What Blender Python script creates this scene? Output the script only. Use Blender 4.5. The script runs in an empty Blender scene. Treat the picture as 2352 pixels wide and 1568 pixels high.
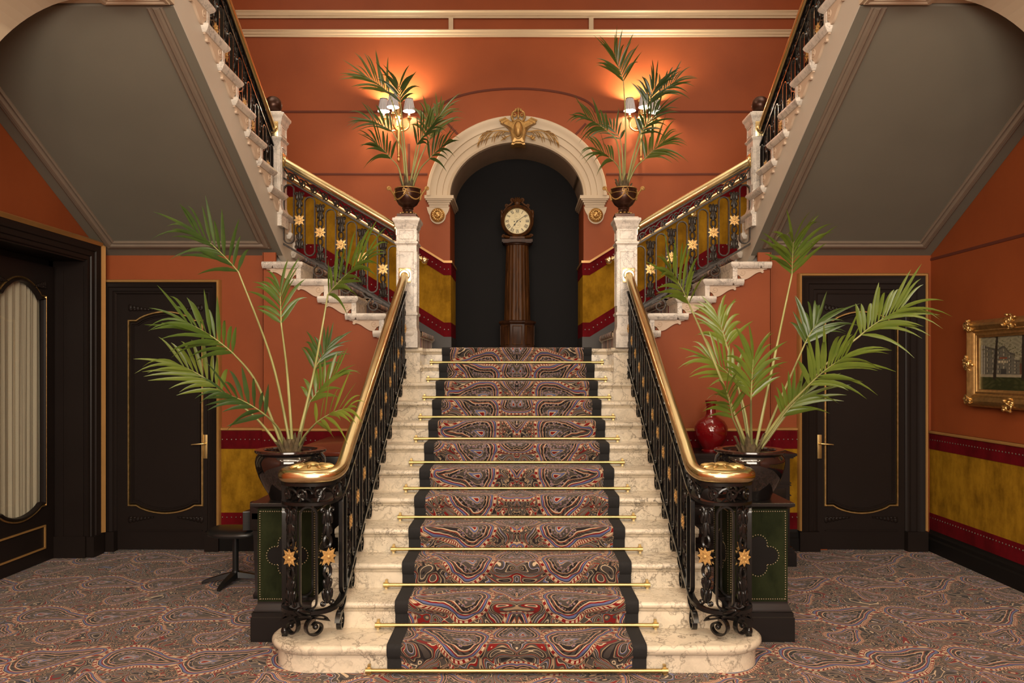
import bpy, bmesh, math, random
from mathutils import Vector, Matrix
random.seed(7)
sc = bpy.context.scene
COL = sc.collection
PI = math.pi
# ------------------------------------------------------------------ camera, world, lights, exposure
EYE = 1.745            # camera height; x right, y away from the camera, z up
FPX = 1800.0           # focal length in pixels of the 2352 x 1568 frame
cam = bpy.data.objects.new('camera', bpy.data.cameras.new('camera'))
COL.objects.link(cam)
cam.location = (0, 0, EYE); cam.rotation_euler = (PI/2, 0, 0)
cam.data.sensor_width = 36.0; cam.data.lens = FPX/2352*36.0
cam.data.shift_x = -11/2352; cam.data.shift_y = 64/2352
cam.data.clip_start = .05
sc.camera = cam
vs_ = sc.view_settings
sc.display_settings.display_device = 'sRGB'
vs_.view_transform = 'Standard'; vs_.look = 'None'; vs_.gamma = 1.0; vs_.use_curve_mapping = False
vs_.exposure = 0.32
w = bpy.data.worlds.new('world'); sc.world = w; w.use_nodes = True
w.node_tree.nodes['Background'].inputs[0].default_value = (1, .85, .66, 1)
w.node_tree.nodes['Background'].inputs[1].default_value = .05
sc.cycles.max_bounces = 6; sc.cycles.diffuse_bounces = 3; sc.cycles.glossy_bounces = 3
sc.cycles.transmission_bounces = 3; sc.cycles.transparent_max_bounces = 6
sc.cycles.caustics_reflective = False; sc.cycles.caustics_refractive = False
sc.cycles.sample_clamp_indirect = 4.0
sc.cycles.use_denoising = True

def area(name, loc, target, sx, sy, power, col):
    l = bpy.data.lights.new(name, 'AREA'); l.shape = 'RECTANGLE'; l.size = sx; l.size_y = sy
    l.energy = power; l.color = col
    o = bpy.data.objects.new(name, l); COL.objects.link(o); o.location = loc
    o.rotation_euler = (Vector(target)-Vector(loc)).to_track_quat('-Z', 'Y').to_euler()
    return o
WARM = (1, .84, .64)
area('stairwell_fill_light', (0, 6.9, 7.1), (0, 6.9, 0), 6.4, 3.6, 42, WARM)  # added broad overhead fill, spread wide for reflections in the brass rails
for sx_ in (-1, 1): area('stairwell_ceiling_light', (sx_*2.7, 6.0, 7.0), (sx_*2.2, 7.2, 0), 1.8, 2.4, 45, WARM)
area('hall_ceiling_light', (0, 1.6, 4.3), (0, 4.6, .6), 4.5, 1.6, 150, WARM)
area('frontal_fill_light', (0, -3.2, 2.9), (0, 5.0, 1.9), 5.0, 2.6, 430, (1, .89, .76))  # added frontal fill behind the camera; no entrance is modelled
def lamp(loc, power, r=.05):
    l = bpy.data.lights.new('ceiling_lamp', 'POINT'); l.energy = power; l.color = WARM; l.shadow_soft_size = r
    o = bpy.data.objects.new('ceiling_lamp', l); COL.objects.link(o); o.location = loc
for lx in (-3.0, -1.0, 1.0, 3.0):
    for ly in (-.6, 1.2, 3.2): lamp((lx, ly, 4.25), 16)

# ------------------------------------------------------------------ node helper
class NT:
    def __init__(s, name):
        s.mat = bpy.data.materials.new(name); s.mat.use_nodes = True
        s.t = s.mat.node_tree; s.n = s.t.nodes; s.l = s.t.links
        s.b = s.n['Principled BSDF']
    def node(s, typ, ins=None, **kw):
        nd = s.n.new(typ)
        for k, v in kw.items(): setattr(nd, k, v)
        for k, v in (ins or {}).items(): s.put(nd.inputs[k], v)
        return nd
    def put(s, sock, v):
        if isinstance(v, E): v = v.s
        if isinstance(v, bpy.types.NodeSocket): s.l.new(v, sock)
        else: sock.default_value = v
    def m(s, op, *a, clamp=False):
        nd = s.node('ShaderNodeMath', {i: x for i, x in enumerate(a)}, operation=op, use_clamp=clamp)
        return E(s, nd.outputs[0])
    def ramp(s, fac, stops, interp='LINEAR'):
        nd = s.node('ShaderNodeValToRGB', {0: fac}); cr = nd.color_ramp; cr.interpolation = interp
        while len(cr.elements) < len(stops): cr.elements.new(.5)
        for e, (p, c) in zip(cr.elements, stops):
            e.position = p; e.color = tuple(c)+(1,) if len(c) == 3 else c
        return nd.outputs[0]
    def mix(s, fac, a, b, mode='MIX'):
        nd = s.node('ShaderNodeMix', data_type='RGBA', blend_type=mode)
        s.put(nd.inputs[0], fac)
        for i, v in ((6, a), (7, b)):
            if isinstance(v, tuple) and len(v) == 3: v = v+(1,)
            s.put(nd.inputs[i], v)
        return nd.outputs[2]
    def noise(s, vec, scale, detail=2, rough=.5, dist=0.0):
        nd = s.node('ShaderNodeTexNoise', {'Scale': scale, 'Detail': detail, 'Roughness': rough, 'Distortion': dist})
        if vec is not None: s.put(nd.inputs['Vector'], vec)
        return nd
    def obj(s):
        return s.node('ShaderNodeNewGeometry').outputs['Position']
    def set(s, **kw):
        al = {'col': 'Base Color', 'rough': 'Roughness', 'metal': 'Metallic', 'coat': 'Coat Weight', 'spec': 'Specular IOR Level',
              'sheen': 'Sheen Weight', 'emit': 'Emission Color', 'es': 'Emission Strength', 'nrm': 'Normal', 'trans': 'Transmission Weight',
              'alpha': 'Alpha', 'coatr': 'Coat Roughness', 'sheenr': 'Sheen Roughness', 'sheent': 'Sheen Tint'}
        for k, v in kw.items():
            if isinstance(v, tuple) and len(v) == 3: v = v+(1,)
            s.put(s.b.inputs[al[k]], v)
        return s
    def bump(s, h, strength=.2, dist=.01):
        nd = s.node('ShaderNodeBump', {'Strength': strength, 'Distance': dist, 'Height': h})
        s.set(nrm=nd.outputs[0]); return s
class E:
    def __init__(s, t, sock): s.t = t; s.s = sock
    def __add__(s, o): return s.t.m('ADD', s, o)
    __radd__ = __add__
    def __sub__(s, o): return s.t.m('SUBTRACT', s, o)
    def __rsub__(s, o): return s.t.m('SUBTRACT', o, s)
    def __mul__(s, o): return s.t.m('MULTIPLY', s, o)
    __rmul__ = __mul__
    def __truediv__(s, o): return s.t.m('DIVIDE', s, o)
    def __gt__(s, o): return s.t.m('GREATER_THAN', s, o)
    def __lt__(s, o): return s.t.m('LESS_THAN', s, o)

# ------------------------------------------------------------------ materials
def plain(name, col, rough=.5, metal=0.0, var=.06, scale=6, **kw):
    t = NT(name)
    n = t.noise(t.obj(), scale, 3)
    c = t.ramp(n.outputs[0], [(.25, tuple(x*(1-var) for x in col)), (.75, tuple(x*(1+var) for x in col))])
    t.set(col=c, rough=rough, metal=metal, **kw)
    return t.mat
M = {}
def wallpaint():
    t = NT('terracotta_wall_paint'); p = t.obj()
    n = t.noise(p, 1.3, 5, .6); f = t.noise(p, 260, 2)
    c = t.ramp(n.outputs[0], [(.3, (.25, .056, .0145)), (.7, (.305, .072, .019))])
    t.set(col=c, rough=.55, spec=.3); t.bump(f.outputs[0], .08, .002); return t.mat
M['wall'] = wallpaint()
M['groove'] = plain('groove_shade_paint', (.11, .022, .009), .8)  # dark colour puts recess shade into strips that stand proud of the wall
M['cream'] = plain('cream_plaster_paint', (.60, .49, .35), .5, scale=3, var=.04)
M['grey'] = plain('grey_soffit_paint', (.168, .156, .122), .62, scale=1.2, var=.07, spec=.25)
M['taupe'] = plain('taupe_moulding_paint', (.20, .155, .115), .5)
M['string'] = plain('pale_string_paint', (.56, .50, .42), .55, scale=2)
M['bracket'] = plain('pinkish_bracket_paint', (.60, .46, .34), .55, scale=4)
M['door'] = plain('dark_brown_gloss_paint', (.0150, .0105, .0090), .40, scale=3, spec=.16)
M['slate'] = plain('charcoal_skirting_paint', (.035, .03, .028), .5)
M['niche'] = plain('charcoal_niche_panel', (.0075, .0068, .0072), .6, var=.03, spec=.10)
M['nichesoffit'] = plain('arch_soffit_paint', (.30, .23, .165), .6)
def gold(name, col, rough, var=.25, scale=30):
    t = NT(name); n = t.noise(t.obj(), scale, 4)
    c = t.ramp(n.outputs[0], [(.3, tuple(x*(1-var) for x in col)), (.7, col)])
    r = t.m('MULTIPLY_ADD', E(t, n.outputs[0]), .15, rough-.05)
    t.set(col=c, metal=1.0, rough=r); return t.mat
M['gilt'] = gold('gilding', (.78, .52, .21), .40)
M['stargilt'] = plain('gilded_star_paint', (.60, .37, .13), .42, .45, .25, 40)
M['oldgilt'] = plain('aged_gilding', (.40, .235, .075), .42, .55, .35, 25)
M['gilttrim'] = plain('gilt_paint_line', (.46, .25, .08), .36, .35)
M['brass'] = gold('polished_brass', (.87, .73, .41), .20, .08, 4)
M['rodbrass'] = gold('satin_brass', (.60, .44, .19), .36, .1, 8)
M['iron'] = plain('black_painted_iron', (.0060, .0057, .0055), .22, spec=.5, scale=20)
def iron2():
    t = NT('dark_bronzed_iron'); n = t.noise(t.obj(), 60, 3)
    c = t.ramp(n.outputs[0], [(.4, (.014, .011, .009)), (.75, (.05, .038, .028))])
    t.set(col=c, rough=.38, metal=.3); return t.mat
M['bronzeiron'] = iron2()
def marble(name, base, vein, vscale=2.2, amt=.75):
    t = NT(name); p = t.obj()
    d = t.noise(p, 3.2, 5, .62)
    vm = t.node('ShaderNodeVectorMath', {0: p}, operation='ADD')
    sc_ = t.node('ShaderNodeVectorMath', {0: d.outputs['Color']}, operation='SCALE'); sc_.inputs['Scale'].default_value = .55
    t.l.new(sc_.outputs[0], vm.inputs[1])
    vo = t.node('ShaderNodeTexVoronoi', {'Vector': vm.outputs[0], 'Scale': vscale*2.4}, feature='DISTANCE_TO_EDGE')
    v1 = t.ramp(vo.outputs['Distance'], [(0, (1, 1, 1)), (.018, (.55, .55, .55)), (.07, (0, 0, 0))])
    n2 = t.noise(vm.outputs[0], vscale, 4, .6)
    gate = t.ramp(n2.outputs[0], [(.38, (.12, .12, .12)), (.62, (1, 1, 1))])
    vo2 = t.node('ShaderNodeTexVoronoi', {'Vector': vm.outputs[0], 'Scale': vscale*6.1}, feature='DISTANCE_TO_EDGE')
    v2 = t.ramp(vo2.outputs['Distance'], [(0, (1, 1, 1)), (.02, (.5, .5, .5)), (.05, (0, 0, 0))])
    n3 = t.noise(p, vscale*1.4, 3, .6)
    gate2 = t.ramp(n3.outputs[0], [(.46, (0, 0, 0)), (.60, (.9, .9, .9))])
    fac = t.mix(1.0, t.mix(1.0, v1, gate, 'MULTIPLY'), t.mix(1.0, v2, gate2, 'MULTIPLY'), 'LIGHTEN')
    cl = t.noise(vm.outputs[0], vscale*1.7, 6, .65)
    b = t.ramp(cl.outputs[0], [(.32, tuple(x*.74 for x in base)), (.55, base), (.75, tuple(min(1, x*1.06) for x in base))])
    fm = t.m('MULTIPLY', E(t, t.node('ShaderNodeSeparateColor', {0: fac}).outputs[0]), amt)
    t.set(col=t.mix(fm, b, vein), rough=.22, spec=.45); return t.mat
M['marble'] = marble('cream_veined_marble', (.71, .62, .48), (.11, .085, .06), 2.6, .9)
M['whitemarble'] = marble('white_veined_marble', (.76, .70, .62), (.22, .20, .19), 3.2, .8)
def velvet(name, c1, c2, scale, sheen):
    t = NT(name); p = t.obj()
    n = t.noise(p, scale, 6, .7); f = t.noise(p, 300, 2)
    st = t.node('ShaderNodeMapping', {'Vector': p, 'Scale': (1, 1, .35)})
    n2 = t.noise(st.outputs[0], scale*2.5, 5, .7)
    k = E(t, n.outputs[0])*.5+E(t, n2.outputs[0])*.5
    t.set(col=t.ramp(k, [(.38, c1), (.6, c2)]), rough=.85, spec=.1, sheen=sheen, sheenr=.4, sheent=c2)
    t.bump(f.outputs[0], .15, .002); return t.mat
M['mustard'] = velvet('mustard_velvet', (.16, .078, .004), (.36, .19, .012), 3.5, .2)
M['red'] = velvet('crimson_velvet', (.075, .002, .004), (.135, .004, .008), 3, .15)
M['leather'] = velvet('dark_green_velvet', (.008, .011, .004), (.019, .024, .009), 5, .12)
M['stud'] = plain('steel_stud', (.35, .32, .28), .3, 1.0)
M['brassstud'] = plain('antique_brass_stud', (.30, .26, .18), .4, 1.0)
M['blackwood'] = plain('black_lacquered_wood', (.009, .008, .008), .28, scale=4, spec=.5)
M['ebony'] = plain('black_matt_panel', (.0075, .0065, .006), .5, spec=.15)
def wood(name, c1, c2, rough=.3, sx=1, sz=.12, scale=28):
    t = NT(name); mp = t.node('ShaderNodeMapping', {'Vector': t.obj(), 'Scale': (sx, sx, sz)})
    n = t.noise(mp.outputs[0], scale, 5, .65, .6)
    t.set(col=t.ramp(n.outputs[0], [(.3, c1), (.68, c2)]), rough=rough, spec=.2); return t.mat
M['lid_reflection'] = wood('reddish_reflection_lid', (.10, .022, .013), (.15, .036, .02), .18)  # reddish tone stands in for the wall's reflection in a black lid
M['clockwood'] = wood('polished_walnut', (.018, .007, .003), (.10, .038, .010), .45)
M['clockdark'] = wood('dark_walnut', (.016, .007, .004), (.055, .020, .008), .42)
M['glaze'] = plain('black_ceramic_glaze', (.007, .006, .006), .06, scale=12, coat=1.0, coatr=.03)
M['potrim'] = plain('brown_glazed_rim', (.020, .009, .007), .15, coat=.6)
M['redglaze'] = plain('oxblood_ceramic_glaze', (.16, .004, .006), .10, scale=5, var=.35, coat=.8, coatr=.04)
M['bronze'] = plain('dark_patinated_bronze', (.045, .017, .010), .30, .55, var=.3, scale=14)
M['soil'] = plain('potting_soil', (.022, .012, .007), .95, var=.5, scale=80)
M['husk'] = plain('brown_leaf_sheath', (.09, .062, .028), .8, var=.5, scale=40)
M['black'] = plain('black_binding', (.010, .0095, .010), .9, var=.2, scale=90)
M['blackseat'] = plain('black_leatherette', (.010, .010, .010), .33)
M['dial'] = plain('ivory_clock_dial', (.66, .57, .32), .4, var=.05, scale=20)
M['ink'] = plain('black_ink', (.012, .011, .010), .5)
def leaf(name, c1, c2, c3, under):
    t = NT(name); g = t.node('ShaderNodeNewGeometry'); oi = t.node('ShaderNodeObjectInfo')
    n = t.noise(g.outputs['Position'], 9, 3)
    k = E(t, oi.outputs['Random'])*.65+E(t, n.outputs[0])*.35
    top = t.ramp(k, [(.15, c1), (.45, c2), (.85, c3)])
    c = t.mix(g.outputs['Backfacing'], top, t.mix(.5, top, under))
    t.set(col=c, rough=.30, spec=.6)
    tr = t.node('ShaderNodeBsdfTranslucent', {0: t.mix(.4, top, c3)})
    mx = t.node('ShaderNodeMixShader', {0: .28}); t.l.new(t.b.outputs[0], mx.inputs[1]); t.l.new(tr.outputs[0], mx.inputs[2])
    t.l.new(mx.outputs[0], t.n['Material Output'].inputs[0]); return t.mat
M['leaf'] = leaf('palm_leaf', (.030, .070, .020), (.085, .145, .020), (.22, .275, .040), (.27, .34, .18))
M['darkleaf'] = leaf('deep_green_palm_leaf', (.030, .062, .016), (.065, .105, .020), (.14, .17, .030), (.18, .22, .10))  # darker greens for the urn palms
M['stalk'] = plain('palm_stalk', (.30, .30, .11), .45, var=.25, scale=5)
def shade():
    t = NT('pleated_lamp_shade'); tc = t.node('ShaderNodeTexCoord')
    uv = t.node('ShaderNodeSeparateXYZ', {0: t.node('ShaderNodeUVMap').outputs[0]})
    st = t.m('SINE', E(t, uv.outputs[0])*2*PI*22)
    k = t.m('MULTIPLY_ADD', st, .5, .5)
    c = t.ramp(k, [(.2, (.13, .12, .13)), (.75, (.46, .44, .44))])
    t.set(col=c, rough=.8, emit=t.mix(1.0, c, (1, .86, .72), 'MULTIPLY'), es=.55); return t.mat
M['shade'] = shade()
def bulb():
    t = NT('glowing_bulb'); t.set(col=(1, .9, .75), emit=(1, .86, .62), es=14.0); return t.mat
M['bulb'] = bulb()
M['candle'] = NT('lit_candle_tube').set(col=(.85, .8, .68), rough=.5, emit=(1, .86, .62), es=.9).mat
def curtain():
    t = NT('sheer_curtain_fabric'); f = t.noise(t.obj(), 400, 1)
    t.set(col=t.ramp(f.outputs[0], [(.3, (.37, .335, .245)), (.7, (.44, .40, .295))]), rough=.9, spec=.1); return t.mat
M['curtain'] = curtain()
def glass():
    t = NT('door_pane_glass'); g = t.node('ShaderNodeBsdfGlossy', {'Roughness': .02})
    tr = t.node('ShaderNodeBsdfTransparent'); mx = t.node('ShaderNodeMixShader', {0: .05})
    t.l.new(tr.outputs[0], mx.inputs[1]); t.l.new(g.outputs[0], mx.inputs[2])
    t.l.new(mx.outputs[0], t.n['Material Output'].inputs[0]); return t.mat
M['glass'] = glass()
def canvas():
    t = NT('oil_paint'); a = t.node('ShaderNodeAttribute', attribute_name='paint')
    f = t.noise(t.obj(), 180, 3); t.set(col=a.outputs['Color'], rough=.45); t.bump(f.outputs[0], .2, .002); return t.mat
M['canvas'] = canvas()

# paisley carpet: nested teardrop outlines, beaded borders and swirling filler
GREY = (.078, .066, .060); DARK = (.026, .022, .024); NAVY = (.024, .022, .042); RED = (.21, .014, .014); CREAM = (.60, .47, .32)
RUST = (.25, .06, .032); BLUE = (.125, .145, .29); TAUPE = (.18, .138, .100); SAND = (.38, .27, .17)
def carpet(name, runner=False):
    t = NT(name)
    if runner:
        uv = t.node('ShaderNodeSeparateXYZ', {0: t.node('ShaderNodeUVMap').outputs[0]})
        x = t.m('ABSOLUTE', E(t, uv.outputs[0]))+.02; y = E(t, uv.outputs[1])
        K = .95; PX, PY = .66, .925
    else:
        uv = t.node('ShaderNodeSeparateXYZ', {0: t.obj()}); x = E(t, uv.outputs[0]); y = E(t, uv.outputs[1])
        K = 1.0; PX, PY = 1.03, .84
    base = t.node('ShaderNodeCombineXYZ', {0: x*1.0, 1: y*1.0}).outputs[0]
    wob = t.noise(base, 7, 2); wx = (E(t, t.node('ShaderNodeSeparateColor', {0: wob.outputs['Color']}).outputs[0])-.5)*.05
    wy = (E(t, t.node('ShaderNodeSeparateColor', {0: wob.outputs['Color']}).outputs[1])-.5)*.05
    X = x+wx; Y = y+wy
    # filler: contour lines of distorted noise fields
    f1 = t.noise(base, 3.9*K, 1, .5, 1.5)
    fr = t.m('FRACT', E(t, f1.outputs[0])*6.0)
    fill = t.ramp(fr, [(0, GREY), (.14, CREAM), (.19, GREY), (.30, DARK), (.40, SAND), (.46, GREY), (.56, RED), (.665, CREAM), (.705, GREY), (.84, BLUE), (.90, CREAM), (.93, DARK)], 'CONSTANT')
    f2 = t.noise(base, 16*K, 1, .5, .9)
    fr2 = t.m('FRACT', E(t, f2.outputs[0])*3.0)
    det = t.ramp(fr2, [(0, GREY), (.34, SAND), (.44, DARK), (.60, TAUPE), (.74, RED), (.84, CREAM), (.90, GREY)], 'CONSTANT')
    f3 = t.noise(base, 4.1*K, 1)
    col = t.mix(t.m('GREATER_THAN', E(t, f3.outputs[0]), .56), fill, det)
    def motif(col, cx, cy, ang, L, k, spots, fl=1, fat=.72):
        ux = t.m('WRAP', X-cx, PX/2, -PX/2); uy = t.m('WRAP', Y-cy, PY/2, -PY/2)
        c, s = math.cos(ang)/L, math.sin(ang)/L
        u = ux*c+uy*s; v = (uy*c-ux*s)*(fl*fat)
        up = t.m('MAXIMUM', u+.1, 0.0)
        v2 = v-up*up*k+up*up*up*(k*.62)
        h = t.m('MULTIPLY', u+.35, 1/1.35, clamp=True)
        ax = h*1.35-.35; du = u-ax
        dist = t.m('SQRT', du*du+v2*v2)-(.44-h*.40)
        ang_ = t.m('ARCTAN2', v2, u)
        bead = t.m('SINE', ang_*40.0)
        q = (dist+.44)/.66           # 0 at the heart, 1 at +.22
        ring = t.ramp(q, [(0, RED), (.07, CREAM), (.10, BLUE), (.16, SAND), (.19, GREY), (.36, SAND), (.385, DARK), (.50, CREAM), (.53, RUST),
                          (.56, GREY), (.655, CREAM), (.685, RED), (.725, BLUE), (.79, NAVY), (.82, CREAM), (.845, RED), (.962, SAND), (.985, DARK)], 'CONSTANT')
        # beads on the red border and speckled flowers inside
        bm = t.m('MULTIPLY', (q > .865)*(q < .95), bead > -.2)
        ring = t.mix(bm, ring, CREAM)
        vo = t.node('ShaderNodeTexVoronoi', {'Vector': base, 'Scale': spots})
        vd = E(t, vo.outputs['Distance'])
        flower = t.ramp(vd, [(0, CREAM), (.14, RUST), (.24, BLUE), (.34, SAND)], 'CONSTANT')
        fm = (q > .20)*(q < .50)*(vd < .40)
        ring = t.mix(fm, ring, flower)
        vein = t.m('SINE', ang_*26.0+q*26.0)
        ring = t.mix((q > .56)*(q < .655)*(vein > .45), ring, DARK)
        return t.mix(q < 1.0, col, ring)
    if runner:
        col = motif(col, .06, .40, 1.45, .16, .5, 52)
        col = motif(col, .06, .86, -1.6, .14, .5, 52, -1)
        col = motif(col, .385, .28, .35, .225, .75, 52)
        col = motif(col, .385, .74, .35, .225, .75, 52, -1)
    else:
        col = motif(col, .10, .08, .55, .15, .7, 40)
        col = motif(col, .66, .16, 2.2, .135, .7, 40, -1)
        col = motif(col, .28, .50, .22, .255, .78, 30)
        col = motif(col, .80, .56, .12, .245, .80, 30, -1)
    fz = t.noise(base, 420, 2)
    if runner: col = t.mix(1.0, col, (.80, .78, .76), 'MULTIPLY')
    col = t.mix(.55, col, t.ramp(fz.outputs[0], [(.3, (.6, .6, .6)), (.7, (1.3, 1.28, 1.25))]), 'MULTIPLY')
    t.set(col=col, rough=.92, spec=.1, sheen=.1); t.bump(fz.outputs[0], .35, .003)
    return t.mat
M['carpet'] = carpet('paisley_wool_carpet')
M['runner'] = carpet('paisley_stair_runner', True)

# ------------------------------------------------------------------ mesh helpers
def V(*a): return Vector(a)
def at(px, py, d): return Vector(((px-1187)/FPX*d, d, EYE+(848-py)/FPX*d))
def spline(pts, n=6):
    P = [Vector(p) for p in pts]; out = []
    for i in range(len(P)-1):
        a = P[max(i-1, 0)]; b = P[i]; c = P[i+1]; d = P[min(i+2, len(P)-1)]
        for j in range(n):
            u = j/n
            out.append(.5*((2*b)+(c-a)*u+(2*a-5*b+4*c-d)*u*u+(3*b-3*c+d-a)*u**3))
    out.append(P[-1]); return out
def circ(r, n, ry=None, a0=0):
    return [(r*math.cos(a0+2*PI*i/n), (ry or r)*math.sin(a0+2*PI*i/n)) for i in range(n)]
class MB:
    def __init__(s): s.v = []; s.f = []; s.mi = []; s.uv = None; s.cur = 0
    def add(s, vs, fs):
        o = len(s.v); s.v += [tuple(p) for p in vs]; s.f += [tuple(i+o for i in f) for f in fs]; s.mi += [s.cur]*len(fs); return s
    def box(s, x0, x1, y0, y1, z0, z1):
        if x0 > x1: x0, x1 = x1, x0
        if y0 > y1: y0, y1 = y1, y0
        return s.add([(x0, y0, z0), (x1, y0, z0), (x1, y1, z0), (x0, y1, z0), (x0, y0, z1), (x1, y0, z1), (x1, y1, z1), (x0, y1, z1)],
                     [(0, 3, 2, 1), (4, 5, 6, 7), (0, 1, 5, 4), (1, 2, 6, 5), (2, 3, 7, 6), (3, 0, 4, 7)])
    def loft(s, rings, close=True, caps=True):
        n = len(rings[0]); vs = [p for r in rings for p in r]; fs = []
        for i in range(len(rings)-1):
            for j in range(n if close else n-1):
                k = (j+1) % n; fs.append((i*n+j, i*n+k, (i+1)*n+k, (i+1)*n+j))
        if caps and close:
            fs.append(tuple(reversed(range(n)))); fs.append(tuple((len(rings)-1)*n+j for j in range(n)))
        return s.add(vs, fs)
    def tube(s, path, r, n=8, caps=True, flat=1.0):
        P = [Vector(p) for p in path]; rings = []; prev = None
        for i, p in enumerate(P):
            t = (P[min(i+1, len(P)-1)]-P[max(i-1, 0)]).normalized()
            if prev is None:
                up = Vector((0, 0, 1)) if abs(t.z) < .9 else Vector((1, 0, 0))
                a = t.cross(up).normalized()
            else: a = (prev-t*prev.dot(t)).normalized()
            prev = a; b = t.cross(a); rr = r[i] if isinstance(r, (list, tuple)) else r
            rings.append([p+a*(rr*math.cos(2*PI*k/n))+b*(rr*flat*math.sin(2*PI*k/n)) for k in range(n)])
        return s.loft(rings, True, caps)
    def sweep(s, path, prof, N, closed=False, caps=True):
        """planar path with normal N; profile points (side, normal)"""
        P = [Vector(p) for p in path]; N = Vector(N).normalized(); m = len(P); rings = []
        for i, p in enumerate(P):
            if closed: a = (p-P[i-1]).normalized(); b = (P[(i+1) % m]-p).normalized()
            else:
                a = (p-P[i-1]).normalized() if i else (P[1]-P[0]).normalized()
                b = (P[i+1]-p).normalized() if i < m-1 else a
            sa = a.cross(N); sb = b.cross(N); sd = sa+sb
            if sd.length < 1e-6: sd = sa.copy()
            sd.normalize(); sd /= max(.35, sd.dot(sa))
            rings.append([p+sd*u+N*v for u, v in prof])
        if closed: rings.append(rings[0])
        return s.loft(rings, True, caps and not closed)
    def lathe(s, prof, c, n=32, mod=None, caps=True):
        """profile (r, z) turned about the vertical through c"""
        c = Vector(c); rings = []
        for r, z in prof:
            rings.append([c+Vector(((r*(mod(2*PI*k/n, z) if mod else 1))*math.cos(2*PI*k/n), (r*(mod(2*PI*k/n, z) if mod else 1))*math.sin(2*PI*k/n), z)) for k in range(n)])
        return s.loft(rings, True, caps)
    def prism(s, poly, fr, d0, d1):
        """2-D polygon put in space by fr(u, v, depth)"""
        n = len(poly)
        A = [fr(u, v, d0) for u, v in poly]; B = [fr(u, v, d1) for u, v in poly]
        return s.add(A+B, [tuple(range(n)), tuple(reversed(range(n, 2*n)))]+[(i, i+n, (i+1) % n+n, (i+1) % n) for i in range(n)])
    def ell(s, c, ax, ay, az, nu=10, nv=6):
        c, ax, ay, az = Vector(c), Vector(ax), Vector(ay), Vector(az)
        vs = [c+az]; fs = []
        for i in range(1, nv):
            th = PI*i/nv
            for k in range(nu):
                ph = 2*PI*k/nu; vs.append(c+ax*(math.sin(th)*math.cos(ph))+ay*(math.sin(th)*math.sin(ph))+az*math.cos(th))
        vs.append(c-az); L = len(vs)-1
        for k in range(nu): fs.append((0, 1+k, 1+(k+1) % nu)); fs.append((L, L-nu+(k+1) % nu, L-nu+k))
        for i in range(nv-2):
            for k in range(nu):
                a = 1+i*nu+k; b = 1+i*nu+(k+1) % nu; fs.append((a, a+nu, b+nu, b))
        return s.add(vs, fs)
    def dome(s, c, nrm, r, n=6):
        N = Vector(nrm).normalized(); a = N.orthogonal().normalized(); b = N.cross(a); c = Vector(c)
        vs = [c+a*(r*math.cos(2*PI*k/n))+b*(r*math.sin(2*PI*k/n)) for k in range(n)]
        vs += [c+N*r*.55+a*(.6*r*math.cos(2*PI*k/n))+b*(.6*r*math.sin(2*PI*k/n)) for k in range(n)]+[c+N*r*.75]
        return s.add(vs, [(k, (k+1) % n, n+(k+1) % n, n+k) for k in range(n)]+[(n+k, n+(k+1) % n, 2*n) for k in range(n)])
    def grid(s, fn, nu, nv):
        vs = [fn(i/nu, j/nv) for j in range(nv+1) for i in range(nu+1)]
        return s.add(vs, [(j*(nu+1)+i, j*(nu+1)+i+1, (j+1)*(nu+1)+i+1, (j+1)*(nu+1)+i) for j in range(nv) for i in range(nu)])
    def build(s, name, mats, parent=None, mir=False, bevel=0, sharp=38, uv=None, local=False):
        me = bpy.data.meshes.new(name)
        org = Vector((0, 0, 0)) if (parent is None or local) else WL[parent.name]
        vs = s.v; fs = s.f
        if mir: vs = [(-x, y, z) for x, y, z in vs]; fs = [tuple(reversed(f)) for f in fs]
        me.from_pydata([(x-org.x, y-org.y, z-org.z) for x, y, z in vs], [], fs)
        if not isinstance(mats, (list, tuple)): mats = [mats]
        for m_ in mats: me.materials.append(M[m_] if isinstance(m_, str) else m_)
        me.polygons.foreach_set('material_index', s.mi)
        if uv:
            lay = me.uv_layers.new(name='UVMap')
            for l in me.loops: lay.data[l.index].uv = uv[l.vertex_index]
        if bevel or mir is None or True:
            bm = bmesh.new(); bm.from_mesh(me)
            if not uv: bmesh.ops.remove_doubles(bm, verts=bm.verts, dist=1e-6)
            if s.fixn: bmesh.ops.recalc_face_normals(bm, faces=bm.faces)
            if bevel: bmesh.ops.bevel(bm, geom=list(bm.edges), offset=bevel, segments=2, affect='EDGES', profile=.6, clamp_overlap=True)
            bm.to_mesh(me); bm.free()
        me.polygons.foreach_set('use_smooth', [True]*len(me.polygons))
        me.set_sharp_from_angle(angle=math.radians(sharp))
        o = bpy.data.objects.new(name, me); COL.objects.link(o)
        if parent is not None: o.parent = parent
        WL[o.name] = org.copy()
        return o
    fixn = True
WL = {}
def tag(o, label, cat, group=None, kind=None):
    o['label'] = label; o['category'] = cat
    if group: o['group'] = group
    if kind: o['kind'] = kind
    return o
def thing(name, label, cat, loc=(0, 0, 0), group=None):
    o = bpy.data.objects.new(name, None); COL.objects.link(o); o.location = loc; o.empty_display_size = .1
    WL[o.name] = Vector(loc); return tag(o, label, cat, group)
def struct(mb, name, mats, mir=False, bevel=0, parent=None, **kw):
    o = mb.build(name, mats, parent, mir, bevel, **kw)
    if parent is None: o['kind'] = 'structure'
    return o
def inst(src, parent, loc, rotz=0.0, scale=None):
    o = src.copy(); COL.objects.link(o); o.parent = parent; o.location = Vector(loc)-WL[parent.name]; o.rotation_euler = (0, 0, rotz)
    if scale: o.scale = scale
    return o
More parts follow.
